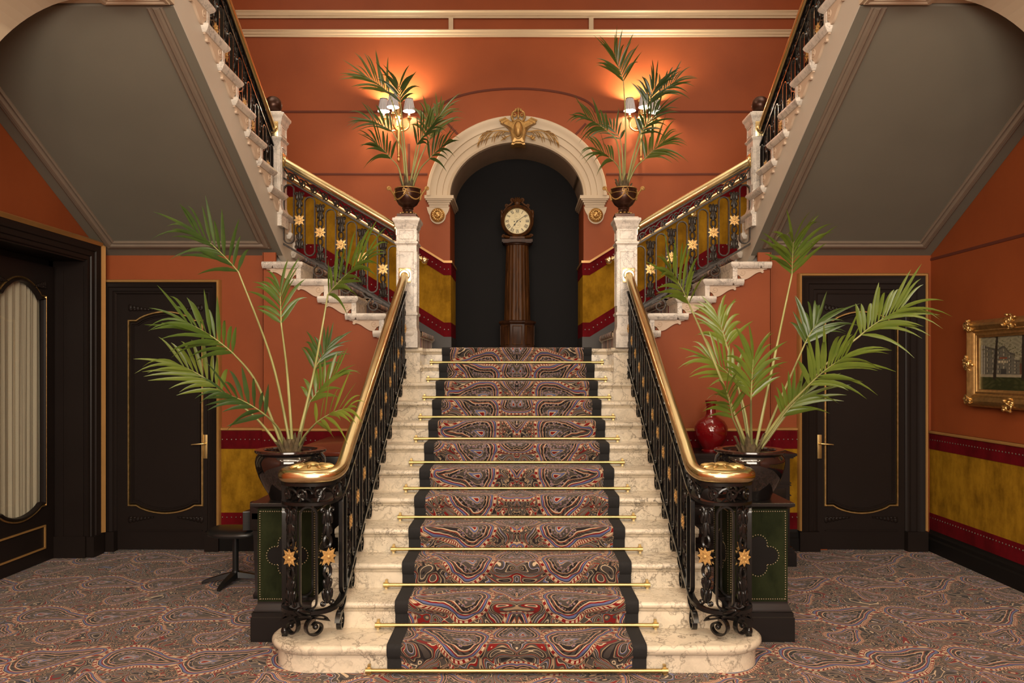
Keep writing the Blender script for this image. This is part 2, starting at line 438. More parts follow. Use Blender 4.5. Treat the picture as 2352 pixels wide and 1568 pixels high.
def spiral(c, r0, r1, a0, turns, n=28):
    return [(c[0]+(r0+(r1-r0)*i/n)*math.cos(a0+turns*2*PI*i/n), c[1]+(r0+(r1-r0)*i/n)*math.sin(a0+turns*2*PI*i/n)) for i in range(n+1)]
SIDE = {1: 'piano side', -1: 'red vase side'}    # which half of the hall a mirrored pair stands on

# ------------------------------------------------------------------ the setting
R, T = .1626, .30
LZ = 12*R                                      # landing height
YB = 9.30                                      # back wall
YD, YS = 7.57, 7.47                            # walls beside the stairs: with the doors, and nearer the steps
def rise(k): return 4.50+T*(k-1)               # riser faces of the main flight
struct(MB().box(-4.35, 4.35, -4, 7.75, -.06, 0), 'floor', 'carpet')
AX, AZ, AH = .793, 3.786, .644                 # arch: half width, springing, rise
arc = [(-AX*math.cos(PI*i/40), AZ+AH*math.sin(PI*i/40)) for i in range(41)]
mb = MB(); mb.box(-4.3, -AX, YB, 10.0, 1.7, 7.2).box(AX, 4.3, YB, 10.0, 1.7, 7.2)
for (x0, z0), (x1, z1) in zip(arc, arc[1:]):
    mb.loft([[V(x0, y, z0), V(x1, y, z1), V(x1, y, 7.2), V(x0, y, 7.2)] for y in (YB, 10.0)])
for s in (-1, 1): mb.box(s*AX, s*(AX-.0005), YB, 10.0, 1.7, AZ)
wb = struct(mb, 'wall_back', 'wall')
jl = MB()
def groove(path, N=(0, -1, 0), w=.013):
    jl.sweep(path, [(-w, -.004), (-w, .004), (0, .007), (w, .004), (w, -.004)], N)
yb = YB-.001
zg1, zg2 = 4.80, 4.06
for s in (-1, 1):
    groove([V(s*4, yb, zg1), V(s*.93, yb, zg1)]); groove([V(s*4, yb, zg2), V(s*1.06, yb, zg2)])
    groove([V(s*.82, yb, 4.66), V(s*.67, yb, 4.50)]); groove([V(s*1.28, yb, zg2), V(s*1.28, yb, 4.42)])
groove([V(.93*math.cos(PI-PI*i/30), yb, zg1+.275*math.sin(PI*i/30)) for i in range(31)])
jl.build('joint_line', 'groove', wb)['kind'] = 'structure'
mb = MB()
for (x0, z0), (x1, z1) in zip(arc, arc[1:]):
    mb.loft([[V(x0*.995, y, z0-.004), V(x1*.995, y, z1-.004), V(x1, y, z1), V(x0, y, z0)] for y in (YB+.01, 9.999)])
struct(mb, 'trim_1', 'nichesoffit')
struct(MB().box(-1.2, 1.2, 10.0, 10.06, 1.7, 4.75), 'wall_niche', 'niche')
# archivolt in stepped bands
mb = MB(); NP = 48
prof = [(0, 0), (0, .05), (.02, .06), (.035, .05), (.085, .055), (.09, .07), (.155, .075), (.16, .09), (.21, .095), (.235, .115), (.265, .115), (.275, .09), (.28, 0)]
rings = []
for i in range(NP+1):
    a = PI-PI*i/NP; c, s = math.cos(a), math.sin(a)
    rings.append([V((AX-.004+u)*c, YB-v, AZ+(AH-.004+u*1.10)*s) for u, v in prof])
mb.loft(rings, True, True)
struct(mb, 'trim_2', 'cream')
# wall panel bands near the top
mb = MB()
for z0, z1 in ((5.905, 5.985), (5.685, 5.757)):
    mb.sweep([V(-4, YB, z0), V(4, YB, z0)], [(-(0), 0), (0, .018), (-.02, .018), (-.028, .030), (-(z1-z0)+.022, .034), (-(z1-z0)+.01, .05), (-(z1-z0), .05), (-(z1-z0), 0)], (0, -1, 0))
for px in (1036, 1357.5):
    x = (px-1187)/FPX*YB; mb.box(x-.027, x+.027, YB-.025, YB, 5.75, 5.91)
struct(mb, 'trim_3', 'cream')
mb = MB(); mb.box(-4, 4, YB-.022, YB, 6.10, 7.2)
# imposts with lion roundels
def impost(mir):
    mb = MB()
    x0, x1 = -1.085, -AX+.05
    for a, b, o in ((3.752, 3.790, .10), (3.735, 3.752, .085), (3.715, 3.735, .065), (3.69, 3.715, .05), (3.665, 3.69, .038)):
        e = o-.10
        mb.box(x0-e*.8, x1+.0+e, YB-o, YB+.66, a, b)
    pl = []
    for i in range(25):
        a = -PI*i/24; pl.append((-.935+.095*math.cos(a), 3.565+.10*math.sin(a)))
    for zz, xx in ((3.60, 1.048), (3.63, 1.058), (3.665, 1.065)): pl.append((-xx, zz))
    pl += [(-.795, 3.665), (-.805, 3.63), (-.818, 3.60)]
    mb.prism(pl, lambda u, v, d: V(u, YB-d, v), 0, .03)
    t = struct(mb, 'trim_4' if not mir else 'trim_5', 'cream', mir)
    mb = MB(); c = V(-.935, YB-.03, 3.567)
    mb.lathe([(0, 0), (.085, 0), (.085, .012), (.074, .02), (.066, .012), (0, .016)], (0, 0, 0), 28)
    mb.v = [(x+c.x, c.y-z, y+c.z) for x, y, z in mb.v]
    for i in range(16):
        a = 2*PI*i/16; mb.ell(c+V(.055*math.cos(a), -.02, .055*math.sin(a)), (.014, 0, 0), (0, .016, 0), (0, 0, .014), 6, 4)
    mb.ell(c+V(0, -.02, 0), (.04, 0, 0), (0, .026, 0), (0, 0, .042), 10, 8)
    mb.ell(c+V(0, -.045, -.008), (.010, 0, 0), (0, .012, 0), (0, 0, .018), 8, 6)
    mb.ell(c+V(0, -.038, -.027), (.018, 0, 0), (0, .014, 0), (0, 0, .008), 8, 6)
    for s in (-1, 1):
        mb.ell(c+V(s*.016, -.042, .010), (.008, 0, 0), (0, .008, 0), (0, 0, .005), 6, 4)
        mb.ell(c+V(s*.02, -.038, -.013), (.013, 0, 0), (0, .012, 0), (0, 0, .010), 6, 4)
        mb.ell(c+V(s*.031, -.03, .034), (.009, 0, 0), (0, .009, 0), (0, 0, .010), 6, 4)
        mb.ell(c+V(s*.018, -.04, .020), (.011, 0, 0), (0, .008, 0), (0, 0, .004), 6, 4)
    o = mb.build('lion_roundel', 'gilt', None, mir)
    tag(o, 'round gilded lion mask on the cream arch impost on the %s' % SIDE[-1 if mir else 1], 'roundel', 'lion masks on the arch imposts')
impost(False); impost(True)
# walls beside the stairs
for mir in (False, True):
    mb = MB()
    sx = -3.992 if not mir else -3.97
    mb.box(-4.0, -3.86, YD, YD+.03, 0, 2.99).box(-3.0, -2.42, YD, YD+.03, 0, 2.99).box(-3.86, -3.0, YD, YD+.03, 2.47, 2.99)
    pts = [(-2.42, 0), (-1.252, 0), (-1.252, LZ-.06)]
    for k in range(2, 6):
        xn = -.97-.262*(k-1)-.09; pts += [(xn, LZ+R*(k-1)-.064), (xn, LZ+R*k-.064)]
    pts[3:3] = [(-1.252, LZ+R-.064)]
    pts += [(-2.42, LZ+5*R-.064)]
    mb.prism(pts, lambda u, v, d: V(u, d, v), YS, YS+.028)
    mb.box(-2.42, -2.30, YS, YS+.03, LZ+5*R+.001, 2.86).box(-2.425, -2.415, YS, YD+.03, 0, 2.86)
    struct(mb, 'wall_stair_%s' % ('right' if mir else 'left'), 'wall', mir)
# side walls
mb = MB(); mb.box(-4.3, -4.0, 7.27, 10, 0, 7.2).box(-4.3, -4.0, -4, 5.25, 0, 7.2).box(-4.3, -4.0, 5.25, 7.27, 2.76, 7.2)
struct(mb, 'wall_left', 'wall')
wr = struct(MB().box(4.0, 4.3, -4, 10, 0, 7.2), 'wall_right', 'wall')
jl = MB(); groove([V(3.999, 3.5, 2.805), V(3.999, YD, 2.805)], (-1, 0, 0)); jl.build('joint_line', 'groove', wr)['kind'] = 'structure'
struct(MB().box(-4.3, 4.3, -4.1, -4, 0, 4.6), 'wall_front', 'cream')
mb = MB().box(-4.3, 4.3, 4.4, 4.55, 4.5, 7.2)
struct(mb, 'wall_gallery', 'cream')
struct(MB().box(-4.3, 4.3, -4, 4.55, 4.45, 4.6), 'ceiling_hall', 'cream')
struct(MB().box(-4.3, 4.3, 4.4, 10.1, 7.2, 7.3), 'ceiling_stairwell', 'cream')
# velvet dado: terracotta wall below a gilt line gets crimson, mustard, crimson
def dado(name, u0, u1, fr, mir, studs=True, z=(0.205, .365, .98, 1.155, 1.185), top_only=False):
    def strip(a, b, th): return MB().prism([(u0, a), (u1, a), (u1, b), (u0, b)], fr, 0, th)
    r = strip(z[0], z[1], .016).build(name, 'red', None, mir); r['kind'] = 'structure'
    strip(z[1], z[2], .014).build('mustard_velvet', 'mustard', r, mir)
    strip(z[2], z[3], .018).build('crimson_velvet', 'red', r, mir)
    MB().sweep([fr(u0, z[3], 0), fr(u1, z[3], 0)], [(0, 0), (0, .02), (-.008, .03), (-.022, .03), (-.03, .018), (-.03, 0)], fr(0, 0, 1)-fr(0, 0, 0)).build('gilt_rail', 'gilttrim', r, mir)
    if studs:
        s = MB(); N = fr(0, 0, 1)-fr(0, 0, 0); n = int(abs(u1-u0)/.043)
        for i in range(n):
            u = u0+(u1-u0)*(i+.5)/n
            s.dome(fr(u, z[3]-.085, .018), N, .008)
            s.dome(fr(u, z[1]-.045, .016), N, .008)
        s.build('stud_row', 'stud', r, mir)
frd = lambda u, v, d: V(u, YD-d, v)
frs = lambda u, v, d: V(u, YS-d, v)
dado('trim_6', -2.86, -2.42, frd, False); dado('trim_7', -2.42, -1.24, frs, False)
dado('trim_8', -2.765, -2.42, frd, True); dado('trim_9', -2.42, -1.24, frs, True)
dado('trim_10', 3.0, YD, lambda u, v, d: V(4-d, u, v), False)
dado('trim_11', 7.50, YD, lambda u, v, d: V(-4+d, u, v), False)
def base(name, path, N, mir=False):
    MBx = MB().sweep(path, [(0, 0), (0, .045), (-.12, .045), (-.135, .032), (-.165, .032), (-.18, .018), (-.205, .014), (-.205, 0)], N)
    struct(MBx, name, 'slate' if 'x' in name else 'ebony', mir)
base('baseboard_left', [V(-2.87, YD, 0), V(-2.42, YD, 0)], (0, -1, 0)); base('baseboard_rear', [V(-2.42, YS, 0), V(-1.24, YS, 0)], (0, -1, 0))
base('baseboard_rear_right', [V(-2.77, YD, 0), V(-2.42, YD, 0)], (0, -1, 0), True); base('baseboard_stair_right', [V(-2.42, YS, 0), V(-1.24, YS, 0)], (0, -1, 0), True)
base('baseboard_right', [V(4, YD, 0), V(4, 2.5, 0)], (-1, 0, 0))
# sloping dado on the back wall beside the side flights and round into the niche
def slope_dado(mir):
    g = .62; xs = [-.795, -.863, -2.36, -3.99]; dz = [0, 0, g*1.497, g*1.497]
    def band(a, b, th, mat, name, par=None):
        poly = [(x, a+d) for x, d in zip(xs, dz)]+[(x, b+d) for x, d in reversed(list(zip(xs, dz)))]
        m_ = MB().prism(poly, lambda u, v, d: V(u, YB-d, v), 0, th)
        m_.box(-.795, -.795+th, YB-th, 9.998, a, b)
        return m_.build(name, mat, par, mir)
    r = band(2.13, 2.30, .016, 'red', 'trim_%d' % (13 if mir else 12)); r['kind'] = 'structure'
    band(1.9, 2.13, .02, 'slate', 'skirting', r); band(2.30, 2.86, .014, 'mustard', 'mustard_velvet', r)
    band(2.86, 3.005, .018, 'red', 'crimson_velvet', r); band(3.005, 3.032, .03, 'gilttrim', 'gilt_rail', r)
    s = MB()
    for zz in (2.93, 2.215):
        for i in range(44):
            x = -.81-.048*i; d = max(0, (-.863-x))*g
            if x < -2.9: break
            s.dome((x, YB-.018, zz+d), (0, -1, 0), .009)
    s.build('stud_row', 'stud', r, mir)
slope_dado(False); slope_dado(True)
# gallery beam, arch haunch and pendant block with a gilded rosette
def haunch(mir):
    n = 26; cx, cz, a, b = -2.707, 2.948, .958, 1.197
    el = [(cx+(a+0)*math.cos(PI-PI/2*i/n), cz+b*math.sin(PI-PI/2*i/n)) for i in range(n+1)]
    mb = MB()
    for (x0, z0), (x1, z1) in zip(el, el[1:]):
        mb.loft([[V(x0, y, z0), V(x1, y, z1), V(x1, y, 4.6), V(x0, y, 4.6)] for y in (4.72, 5.05)])
    mb.box(-4.0, el[0][0], 4.72, 5.05, 2.9, 4.6).box(el[0][0]-.01, el[0][0], 4.72, 5.05, 2.9, 2.96).box(-2.6, -2.35, 4.72, 5.05, 4.2, 4.6)
    mb.box(-4.0, -3.46, 4.66, 5.08, 2.82, 2.9).box(-4.0, -3.52, 4.70, 5.05, 2.74, 2.82).box(-4.0, -3.62, 4.76, 5.03, 2.6, 2.74)
    for off, w, th in ((.07, .022, .022), (.115, .05, .035), (.20, .025, .05), (.26, .06, .06)):
        rings = []
        for i in range(n+1):
            an = PI-PI/2*i/n; c, s = math.cos(an), math.sin(an)
            rings.append([V(cx+(a+off+u)*c, 4.72-v, cz+(b+off+u)*s) for u, v in ((0, 0), (0, th*.7), (w*.3, th), (w*.8, th), (w, th*.6), (w, 0))])
        mb.loft(rings, True, True)
    mb.box(-4.0, -2.70, 5.06, 5.15, 4.150, 4.6).box(-4.0, -2.70, 5.05, 5.12, 4.165, 4.6)
    t = struct(mb, 'beam_%s' % ('right' if mir else 'left'), 'cream', mir)
    mb = MB(); mb.box(-2.72, -2.25, 4.55, 5.15, 4.14, 4.6)
    fr = [V(-2.70, 4.58, 4.14), V(-2.27, 4.58, 4.14), V(-2.27, 5.13, 4.14), V(-2.70, 5.13, 4.14)]
    mb.sweep(fr, [(0, -.01), (0, .012), (.02, .012), (.03, .004), (.045, .004), (.05, -.01)], (0, 0, -1), closed=True)
    bl = struct(mb, 'beam_block_%s' % ('right' if mir else 'left'), 'cream', mir)
    mb = MB(); c = V(-2.485, 4.86, 4.135)
    for i in range(10):
        an = 2*PI*i/10; d = V(math.cos(an), math.sin(an), 0)
        mb.ell(c+d*.085-V(0, 0, .012), d*.05, V(0, 0, .022), d.cross(V(0, 0, 1))*.024, 8, 6)
        d = V(math.cos(an+.3), math.sin(an+.3), 0)
        mb.ell(c+d*.045-V(0, 0, .025), d*.035, V(0, 0, .02), d.cross(V(0, 0, 1))*.018, 8, 6)
    mb.ell(c-V(0, 0, .03), (.025, 0, 0), (0, .025, 0), (0, 0, .025))
    o = mb.build('ceiling_rosette', 'oldgilt', None, mir)
    tag(o, 'gilded rosette under the cream beam block above the %s' % SIDE[-1 if mir else 1], 'rosette', 'gilded rosettes under the beam')
haunch(False); haunch(True)

# ------------------------------------------------------------------ main flight
def nosing(y, z, back, th=.048, o=.028):
    """tread section in (y, z); y = riser face; nosing towards the camera"""
    f = y-o; p = [(back, z), (f+.016, z)]
    p += [(f+.02-.02*math.sin(a), z-.02+.02*math.cos(a)) for a in (.5, 1.0, 1.57, 2.1, 2.7, 3.14)]
    p += [(f+.024, z-th+.004), (f+.014, z-th), (y-.002, z-th-.014), (back, z-th-.014)]
    return p
ms = thing('marble_staircase', 'wide cream marble staircase rising to the landing below the arch', 'staircase', (0, 4.5, 0))
HW = 1.25
for k in range(1, 13):
    z = k*R; y = rise(k)
    mb = MB(); mb.box(-HW+.02, HW-.02, y, y+T+.02 if k < 12 else 7.9, z-R, z-.05)
    if k == 1:
        def outl(o):
            r = .27-o; pts = []
            for i in range(17): a = PI/2+PI*i/16; pts.append((-1.20+r*math.cos(a), 4.742+r*math.sin(a)))
            for i in range(17): a = -PI/2+PI*i/16; pts.append((1.20+r*math.cos(a), 4.742+r*math.sin(a)))
            return pts
        mb = MB(); mb.loft([[V(x, yy, zz) for x, yy in outl(.035)] for zz in (0, z-.05)])
        mb.box(-HW+.02, HW-.02, 4.8, 5.1, 0, z-.05)
        mb.build('riser', 'marble', ms)
        tr = MB(); tr.loft([[V(x, yy, zz) for x, yy in outl(o)] for o, zz in ((.03, z-.062), (.012, z-.05), (.01, z-.045), (.002, z-.035), (0, z-.022), (.004, z-.010), (.014, z-.002), (.02, z))])
        tr.box(-HW, HW, 4.9, 5.1, z-.05, z-.001)
        tr.build('tread', 'marble', ms); continue
    mb.build('riser', 'marble', ms)
    back = y+T+.02 if k < 12 else 9.295
    tr = MB(); pr = nosing(y, z, back)
    tr.loft([[V(x, a, b) for a, b in pr] for x in (-HW, HW)])
    if k in (11, 12):
        for s in (-1, 1):
            tr.loft([[V(x, a-.30 if k == 12 else a-.06, b) if a < back else V(x, y, b) for a, b in pr] for x in sorted((s*.90, s*1.2))])
    tr.build('tread', 'marble', ms)
for s in (-1, 1): MB().box(s*.915, s*1.25, 7.40, 7.85, 9.5*R, LZ-.05).build('newel_plinth', 'marble', ms)
MB().box(-1.0, 1.0, 7.9, 9.29, LZ-.2, LZ-.07).build('landing_slab', 'marble', ms)
MB().box(-.787, .787, 9.297, 9.995, LZ-.2, LZ).build('niche_slab', 'marble', ms)
# ------------------------------------------------------------------ runner
def runner_path(off):
    p = [(rise(1)-off, .004)]
    for k in range(1, 13):
        y = rise(k); z = k*R; f = y-.028-off
        p += [(y-off, z-R+off if k > 1 else .004), (y-off-.002, z-.075), (f+.004, z-.05)]
        for a in (1.9, 1.57, 1.1, .7, .35, 0): p.append((f+.026*(1-math.sin(a)), z+off-.026*(1-math.cos(a))))
        if k < 12: p.append((y+T-off-.006, z+off))
    p.append((9.95, LZ+off)); return p[1:]
rp = runner_path(.012); ss = [0]
for a, b in zip(rp, rp[1:]): ss.append(ss[-1]+math.dist(a, b))
def rstrip(x0, x1, lift=0.0, edge=None):
    m = MB(); m.fixn = False; uv = []
    n = 2
    for i, (y, z) in enumerate(rp):
        for j in range(n):
            x = x0+(x1-x0)*j/(n-1); m.v.append((x, y-lift*.5, z+lift)); uv.append((x, ss[i]))
    for i in range(len(rp)-1): m.f.append((2*i, 2*i+1, 2*i+3, 2*i+2)); m.mi.append(0)
    if edge is not None:
        o = len(m.v)
        for i, (y, z) in enumerate(rp):
            m.v.append((edge, y-lift*.5, z+lift)); uv.append((edge, ss[i])); m.v.append((edge, y+.012, z-.012)); uv.append((edge, ss[i]))
        for i in range(len(rp)-1): m.f.append((o+2*i, o+2*i+1, o+2*i+3, o+2*i+2)); m.mi.append(0)
    return m, uv
m, uv = rstrip(-.665, .665)
rn = m.build('stair_runner', 'runner', None, uv=uv)
tag(rn, 'paisley carpet runner with black borders down the middle of the marble staircase', 'stair carpet')
for x0, x1, e in ((-.742, -.66, -.742), (.66, .742, .742)):
    m, uv = rstrip(x0, x1, .002, e); b = m.build('border', 'black', rn, uv=uv); b['label'] = 'plain black border strip'
ORD = ['first', 'second', 'third', 'fourth', 'fifth', 'sixth', 'seventh', 'eighth', 'ninth', 'tenth', 'eleventh', 'twelfth']
rod_m = None
for k in range(1, 13):
    y = rise(k)-.030; z = (k-1)*R+.026
    root = thing('stair_rod', 'brass stair rod at the foot of the %s riser up from the floor' % ORD[k-1] if k < 12 else 'brass stair rod across the topmost riser below the landing', 'stair rod', (0, y, z), 'brass stair rods')
    if rod_m is None:
        r_ = MB().tube([V(-.845, y, z), V(.845, y, z)], .0125, 12); rod_m = r_.build('rod', 'rodbrass', root)
        br = MB()
        br.tube([V(-.862, y, z), V(-.828, y, z)], .0165, 12)
        br.box(-.853, -.837, y+.004, y+.03, z-.022, z+.030).box(-.853, -.837, y-.004, y+.012, z-.026, z-.012)
        br_m = br.build('bracket', 'rodbrass', root)
        br2 = MB(); br2.v = [(-a, b, c) for a, b, c in br.v]; br2.f = [tuple(reversed(f)) for f in br.f]; br2.mi = br.mi
        br2_m = br2.build('bracket', 'rodbrass', root)
    else:
        for q in (rod_m, br_m, br2_m):
            o = q.copy(); COL.objects.link(o); o.parent = root
# ------------------------------------------------------------------ side flights and upper flights
def tread_block(mb, xn, x1, y0, y1, z, th=.045):
    """slab with a rounded edge on the nosing (towards +x) and on the face towards the camera"""
    rings = []
    for o, zz in ((.03, z-.062), (.012, z-th), (.004, z-.034), (0, z-.022), (.004, z-.009), (.014, z-.001), (.02, z)):
        rings.append([V(x1+.0, y0+o, zz), V(xn-o, y0+o, zz), V(xn-o, y1, zz), V(x1, y1, zz)])
    mb.loft(rings)
def bracket_poly(w, h):
    p = [(0, 0)]
    p += [(0, -h*.55)]
    p += [(w*(.06+.14*i/6), -h*(.55+.45*math.sin(PI/2*i/6))) for i in range(1, 7)]
    p += [(w*(.2+.55*i/8), -h*(1-.68*(.5-.5*math.cos(PI*i/8)))) for i in range(1, 9)]
    p += [(w*.80+w*.045*math.cos(a), -h*.30+.0135*math.sin(a)) for a in (-2.6, -1.6, -.6, .3, 1.2)]
    p += [(w*.86, -h*.12), (w*.95, -h*.08), (w*.95, 0)]
    return p
def side_flight(mir):
    sd = SIDE[-1 if mir else 1]
    st = thing('side_stair_flight', 'short marble side flight climbing from the landing above the %s' % sd, 'staircase', (0, 7.5, LZ), 'marble side flights')
    rn_ = MB(); rn_.fixn = True
    for k in range(1, 7):
        xn = -.97-.262*(k-1); z = LZ+R*k
        x1 = xn-.40 if k < 6 else -3.99
        mb = MB(); tread_block(mb, xn, xn-.285 if k < 6 else x1, 7.385 if k < 6 else 7.7, 9.26, z)
        if k < 6:
            mb2 = MB()
            for o, zz in ((0, 0),): pass
            tread_block(mb, xn-.28, xn-.39, 7.385, YS+.02, z)
        mb.build('tread', 'whitemarble', st, mir)
        rb = MB(); rb.box(xn-.03, xn-.29 if k < 6 else -3.9, 7.50 if k < 6 else 7.72, 9.25, z-R, z-.06)
        rb.box(xn-.028, xn-.072, 7.425 if k < 6 else 7.70, 7.5 if k < 6 else 7.76, z-R-.0, z-.055)
        rb.build('riser', 'whitemarble', st, mir)
        if k < 6:
            poly = [(xn-.075-u*.30, z-.060+v) for u, v in bracket_poly(1.0, R-.055)]
            bk = MB().prism(poly, lambda u, v, d: V(u, YS-.002-d, v), 0, .026)
            sp = [V(xn-.125+u, YS-.03, z-.098+v) for u, v in spiral((0, 0), .030, .006, -.6, -1.3, 22)]
            bk.tube(sp, .0045, 6)
            bk.tube([V(xn-.16-.02*i, YS-.029, z-.075-.006*math.sin(i*1.2)) for i in range(8)], .004, 6)
            bk.build('carved_bracket', 'bracket', st, mir)
        c = MB(); c.box(xn+.016, xn-.275 if k < 6 else xn-.6, 7.86, 8.95, z+.001, z+.013)
        c.tube([V(xn-.002, 7.86, z-.014), V(xn-.002, 8.95, z-.014)], .030, 12)
        c.box(xn-.03, xn-.016, 7.86, 8.95, z-R, z-.02)
        c.build('carpet_strip', 'carpet', st, mir)
side_flight(False); side_flight(True)
SZ = lambda y: 2.845+.5355*(7.57-y)
def upper_flight(mir):
    sd = SIDE[-1 if mir else 1]
    st = thing('upper_stair_flight', 'upper marble flight with grey panelled underside above the door on the %s' % sd, 'staircase', (-3.1 if not mir else 3.1, 6.4, 3.4), 'upper flights over the doors')
    xs = -2.262
    mb = MB(); mb.loft([[V(x, 7.57, SZ(7.57)), V(x, 5.16, SZ(5.16)), V(x, 5.16, SZ(5.16)+.06), V(x, 7.57, SZ(7.57)+.06)] for x in (-3.998, xs)])
    mb.build('soffit', 'grey', st, mir)
    nrm = V(0, -.5355, -1).normalized()
    pth = [V(-2.44, 5.165, SZ(5.165)), V(-2.44, 7.37, SZ(7.37)), V(-3.79, 7.37, SZ(7.37)), V(-3.79, 5.165, SZ(5.165))]
    prf = [(0, -.01), (0, .012), (.012, .020), (.024, .008), (.034, .008), (.05, .026), (.072, .026), (.084, .010), (.094, .016), (.106, .010), (.108, -.01)]
    MB().sweep(pth, [(-u, v) for u, v in prf], nrm).build('panel_moulding', 'taupe', st, mir)
    # string: pale face towards the stairwell
    def dk(k): return 6.03+.297*(14-k) if k > 7 else {7: 7.97, 6: 8.10}[k]
    low = [(8.05, 2.66), (7.57, SZ(7.57)+.004), (5.16, SZ(5.16)+.004)]
    top = []
    for k in range(16, 5, -1):
        z = LZ+R*k; top += [(dk(k+1)-.03 if k < 16 else 5.16, z-.055), (dk(k)-.03, z-.055)]
    MB().prism(low+top+[(8.05, 2.75)], lambda u, v, d: V(xs-d, u, v), -.006, .05).build('string', 'string', st, mir)
    for k in range(6, 17):
        z = LZ+R*k; yf = dk(k); yb_ = (dk(k+1) if k < 16 else 5.2)
        mb = MB(); rings = []
        for o, zz in ((.03, z-.062), (.012, z-.045), (.004, z-.034), (0, z-.022), (.004, z-.009), (.014, z-.001), (.02, z)):
            e = max(yb_-.14, 5.17)
            rings.append([V(-2.200-o, e+o, zz), V(-2.200-o, yf-o, zz), V(-2.40, yf-o, zz), V(-2.40, e+o, zz)])
        mb.loft(rings)
        if k > 8: mb.box(-3.99, -2.39, max(yb_-.03, 5.17), yf-.02, z-.055, z-.002)
        mb.build('tread', 'whitemarble', st, mir)
        rb = MB(); rb.box(xs+.028, xs-.03, yf-.03, yf-.075, z-R, z-.055)
        if k > 8: rb.box(-3.99, -2.35, yf-.05, yf-.09, z-R, z-.05)
        rb.build('riser', 'whitemarble', st, mir)
        if k > 7:
            poly = [(yf-.078-u*.335, z-.060+v) for u, v in bracket_poly(1.0, R-.035)]
            bk = MB().prism(poly, lambda u, v, d: V(xs+d, u, v), 0, .024)
            bk.tube([V(xs+.025, yf-.13+u, z-.10+v) for u, v in spiral((0, 0), .030, .006, -.6, -1.3, 22)], .0045, 6)
            bk.build('carved_bracket', 'bracket', st, mir)
upper_flight(False); upper_flight(True)
# ------------------------------------------------------------------ newels
def frustum(mb, cx, cy, a):
    """stack of (half width, z)"""
    mb.loft([[V(cx-h, cy-h, z), V(cx+h, cy-h, z), V(cx+h, cy+h, z), V(cx-h, cy+h, z)] for h, z in a])
def newel(cx, cy, h, z0, z1, mir, label, ball, name):
    root = thing(name, label, 'newel post', (-cx if mir else cx, cy, z0), 'white marble newel posts')
    mb = MB(); H = z1-z0
    frustum(mb, cx, cy, [(h+.012, z0), (h+.012, z0+.16), (h+.006, z0+.17), (h, z0+.20), (h, z0+.30), (h+.012, z0+.31), (h+.012, z0+.325), (h, z0+.34),
                         (h, z1-.27), (h+.004, z1-.265), (h+.016, z1-.25), (h+.016, z1-.24), (h, z1-.228), (h, z1-.115)])
    # raised frames on the faces
    for zz0, zz1 in ((z0+.40, z1-.33), (z1-.21, z1-.13)):
        for nx, ny in ((0, -1), (1, 0), (-1, 0)):
            ux, uy = -ny, nx
            P = [V(cx+nx*h+ux*a*(h-.03), cy+ny*h+uy*a*(h-.03), zz) for a, zz in ((-1, zz0), (1, zz0), (1, zz1), (-1, zz1))]
            mb.sweep(P, [(-.004, -.002), (-.004, .004), (0, .006), (.004, .004), (.004, -.002)], (nx, ny, 0), closed=True)
    mb.build('shaft', 'whitemarble', root, mir)
    mb = MB()
    frustum(mb, cx, cy, [(h+.002, z1-.115), (h+.006, z1-.10), (h+.014, z1-.085), (h+.014, z1-.075), (h+.022, z1-.055), (h+.030, z1-.045), (h+.034, z1-.035), (h+.034, z1-.018), (h+.026, z1-.012), (h+.014, z1-.010), (h+.008, z1)])
    mb.build('cap', 'whitemarble', root, mir)
    if ball:
        MB().lathe([(0, 0), (.05, 0), (.055, .006), (.045, .014)]+[(.084*math.sin(a), .092-.084*math.cos(a)) for a in [.5+i*(PI-.5)/14 for i in range(15)]], (cx, cy, z1), 32).build('ball_finial', 'bronze', root, mir)
    return root
for mir in (False, True):
    sd = SIDE[-1 if mir else 1]
    newel(-1.045, 7.515, .095, LZ, 3.19, mir, 'marble newel post under the palm urn at the landing edge on the %s' % sd, False, 'newel_post')
    newel(-2.33, 7.50, .10, 3.1, 4.18, mir, 'marble newel post topped by a dark ball above the %s' % sd, True, 'newel_post')

# ------------------------------------------------------------------ balustrades: iron loops and gilt stars under brass rails
class Path:
    def __init__(s, pts):
        s.p = [Vector(p) for p in pts]; s.s = [0]
        for a, b in zip(s.p, s.p[1:]): s.s.append(s.s[-1]+(b.xy-a.xy).length)
        s.L = s.s[-1]
    def at(s, q, h=0.0):
        q = max(0, min(s.L-1e-6, q)); i = 0
        lo, hi = 0, len(s.s)-1
        while hi-lo > 1:
            m = (lo+hi)//2
            if s.s[m] <= q: lo = m
            else: hi = m
        u = (q-s.s[lo])/(s.s[lo+1]-s.s[lo]); r = s.p[lo].lerp(s.p[lo+1], u); r.z += h; return r
    def ang(s, q):
        a = s.at(q-.012); b = s.at(q+.012); return math.atan2(b.y-a.y, b.x-a.x)
    def line(s, q0, q1, h, step=.05):
        n = max(2, int((q1-q0)/step)); return [s.at(q0+(q1-q0)*i/n, h) for i in range(n+1)]
def rect_bar(mb, path, N, w, d, closed=False):
    mb.sweep(path, [(-w/2, -d/2), (w/2, -d/2), (w/2, d/2), (-w/2, d/2)], N, closed)
def loop_mesh(h, w=.096):
    mb = MB(); r = w/2; P = []
    for i in range(11): a = PI*i/10; P.append(V(r*math.cos(a), 0, h/2-r+r*math.sin(a)))
    for i in range(11): a = PI+PI*i/10; P.append(V(r*math.cos(a), 0, -h/2+r+r*math.sin(a)))
    rect_bar(mb, P, (0, 1, 0), .011, .026, True); return mb
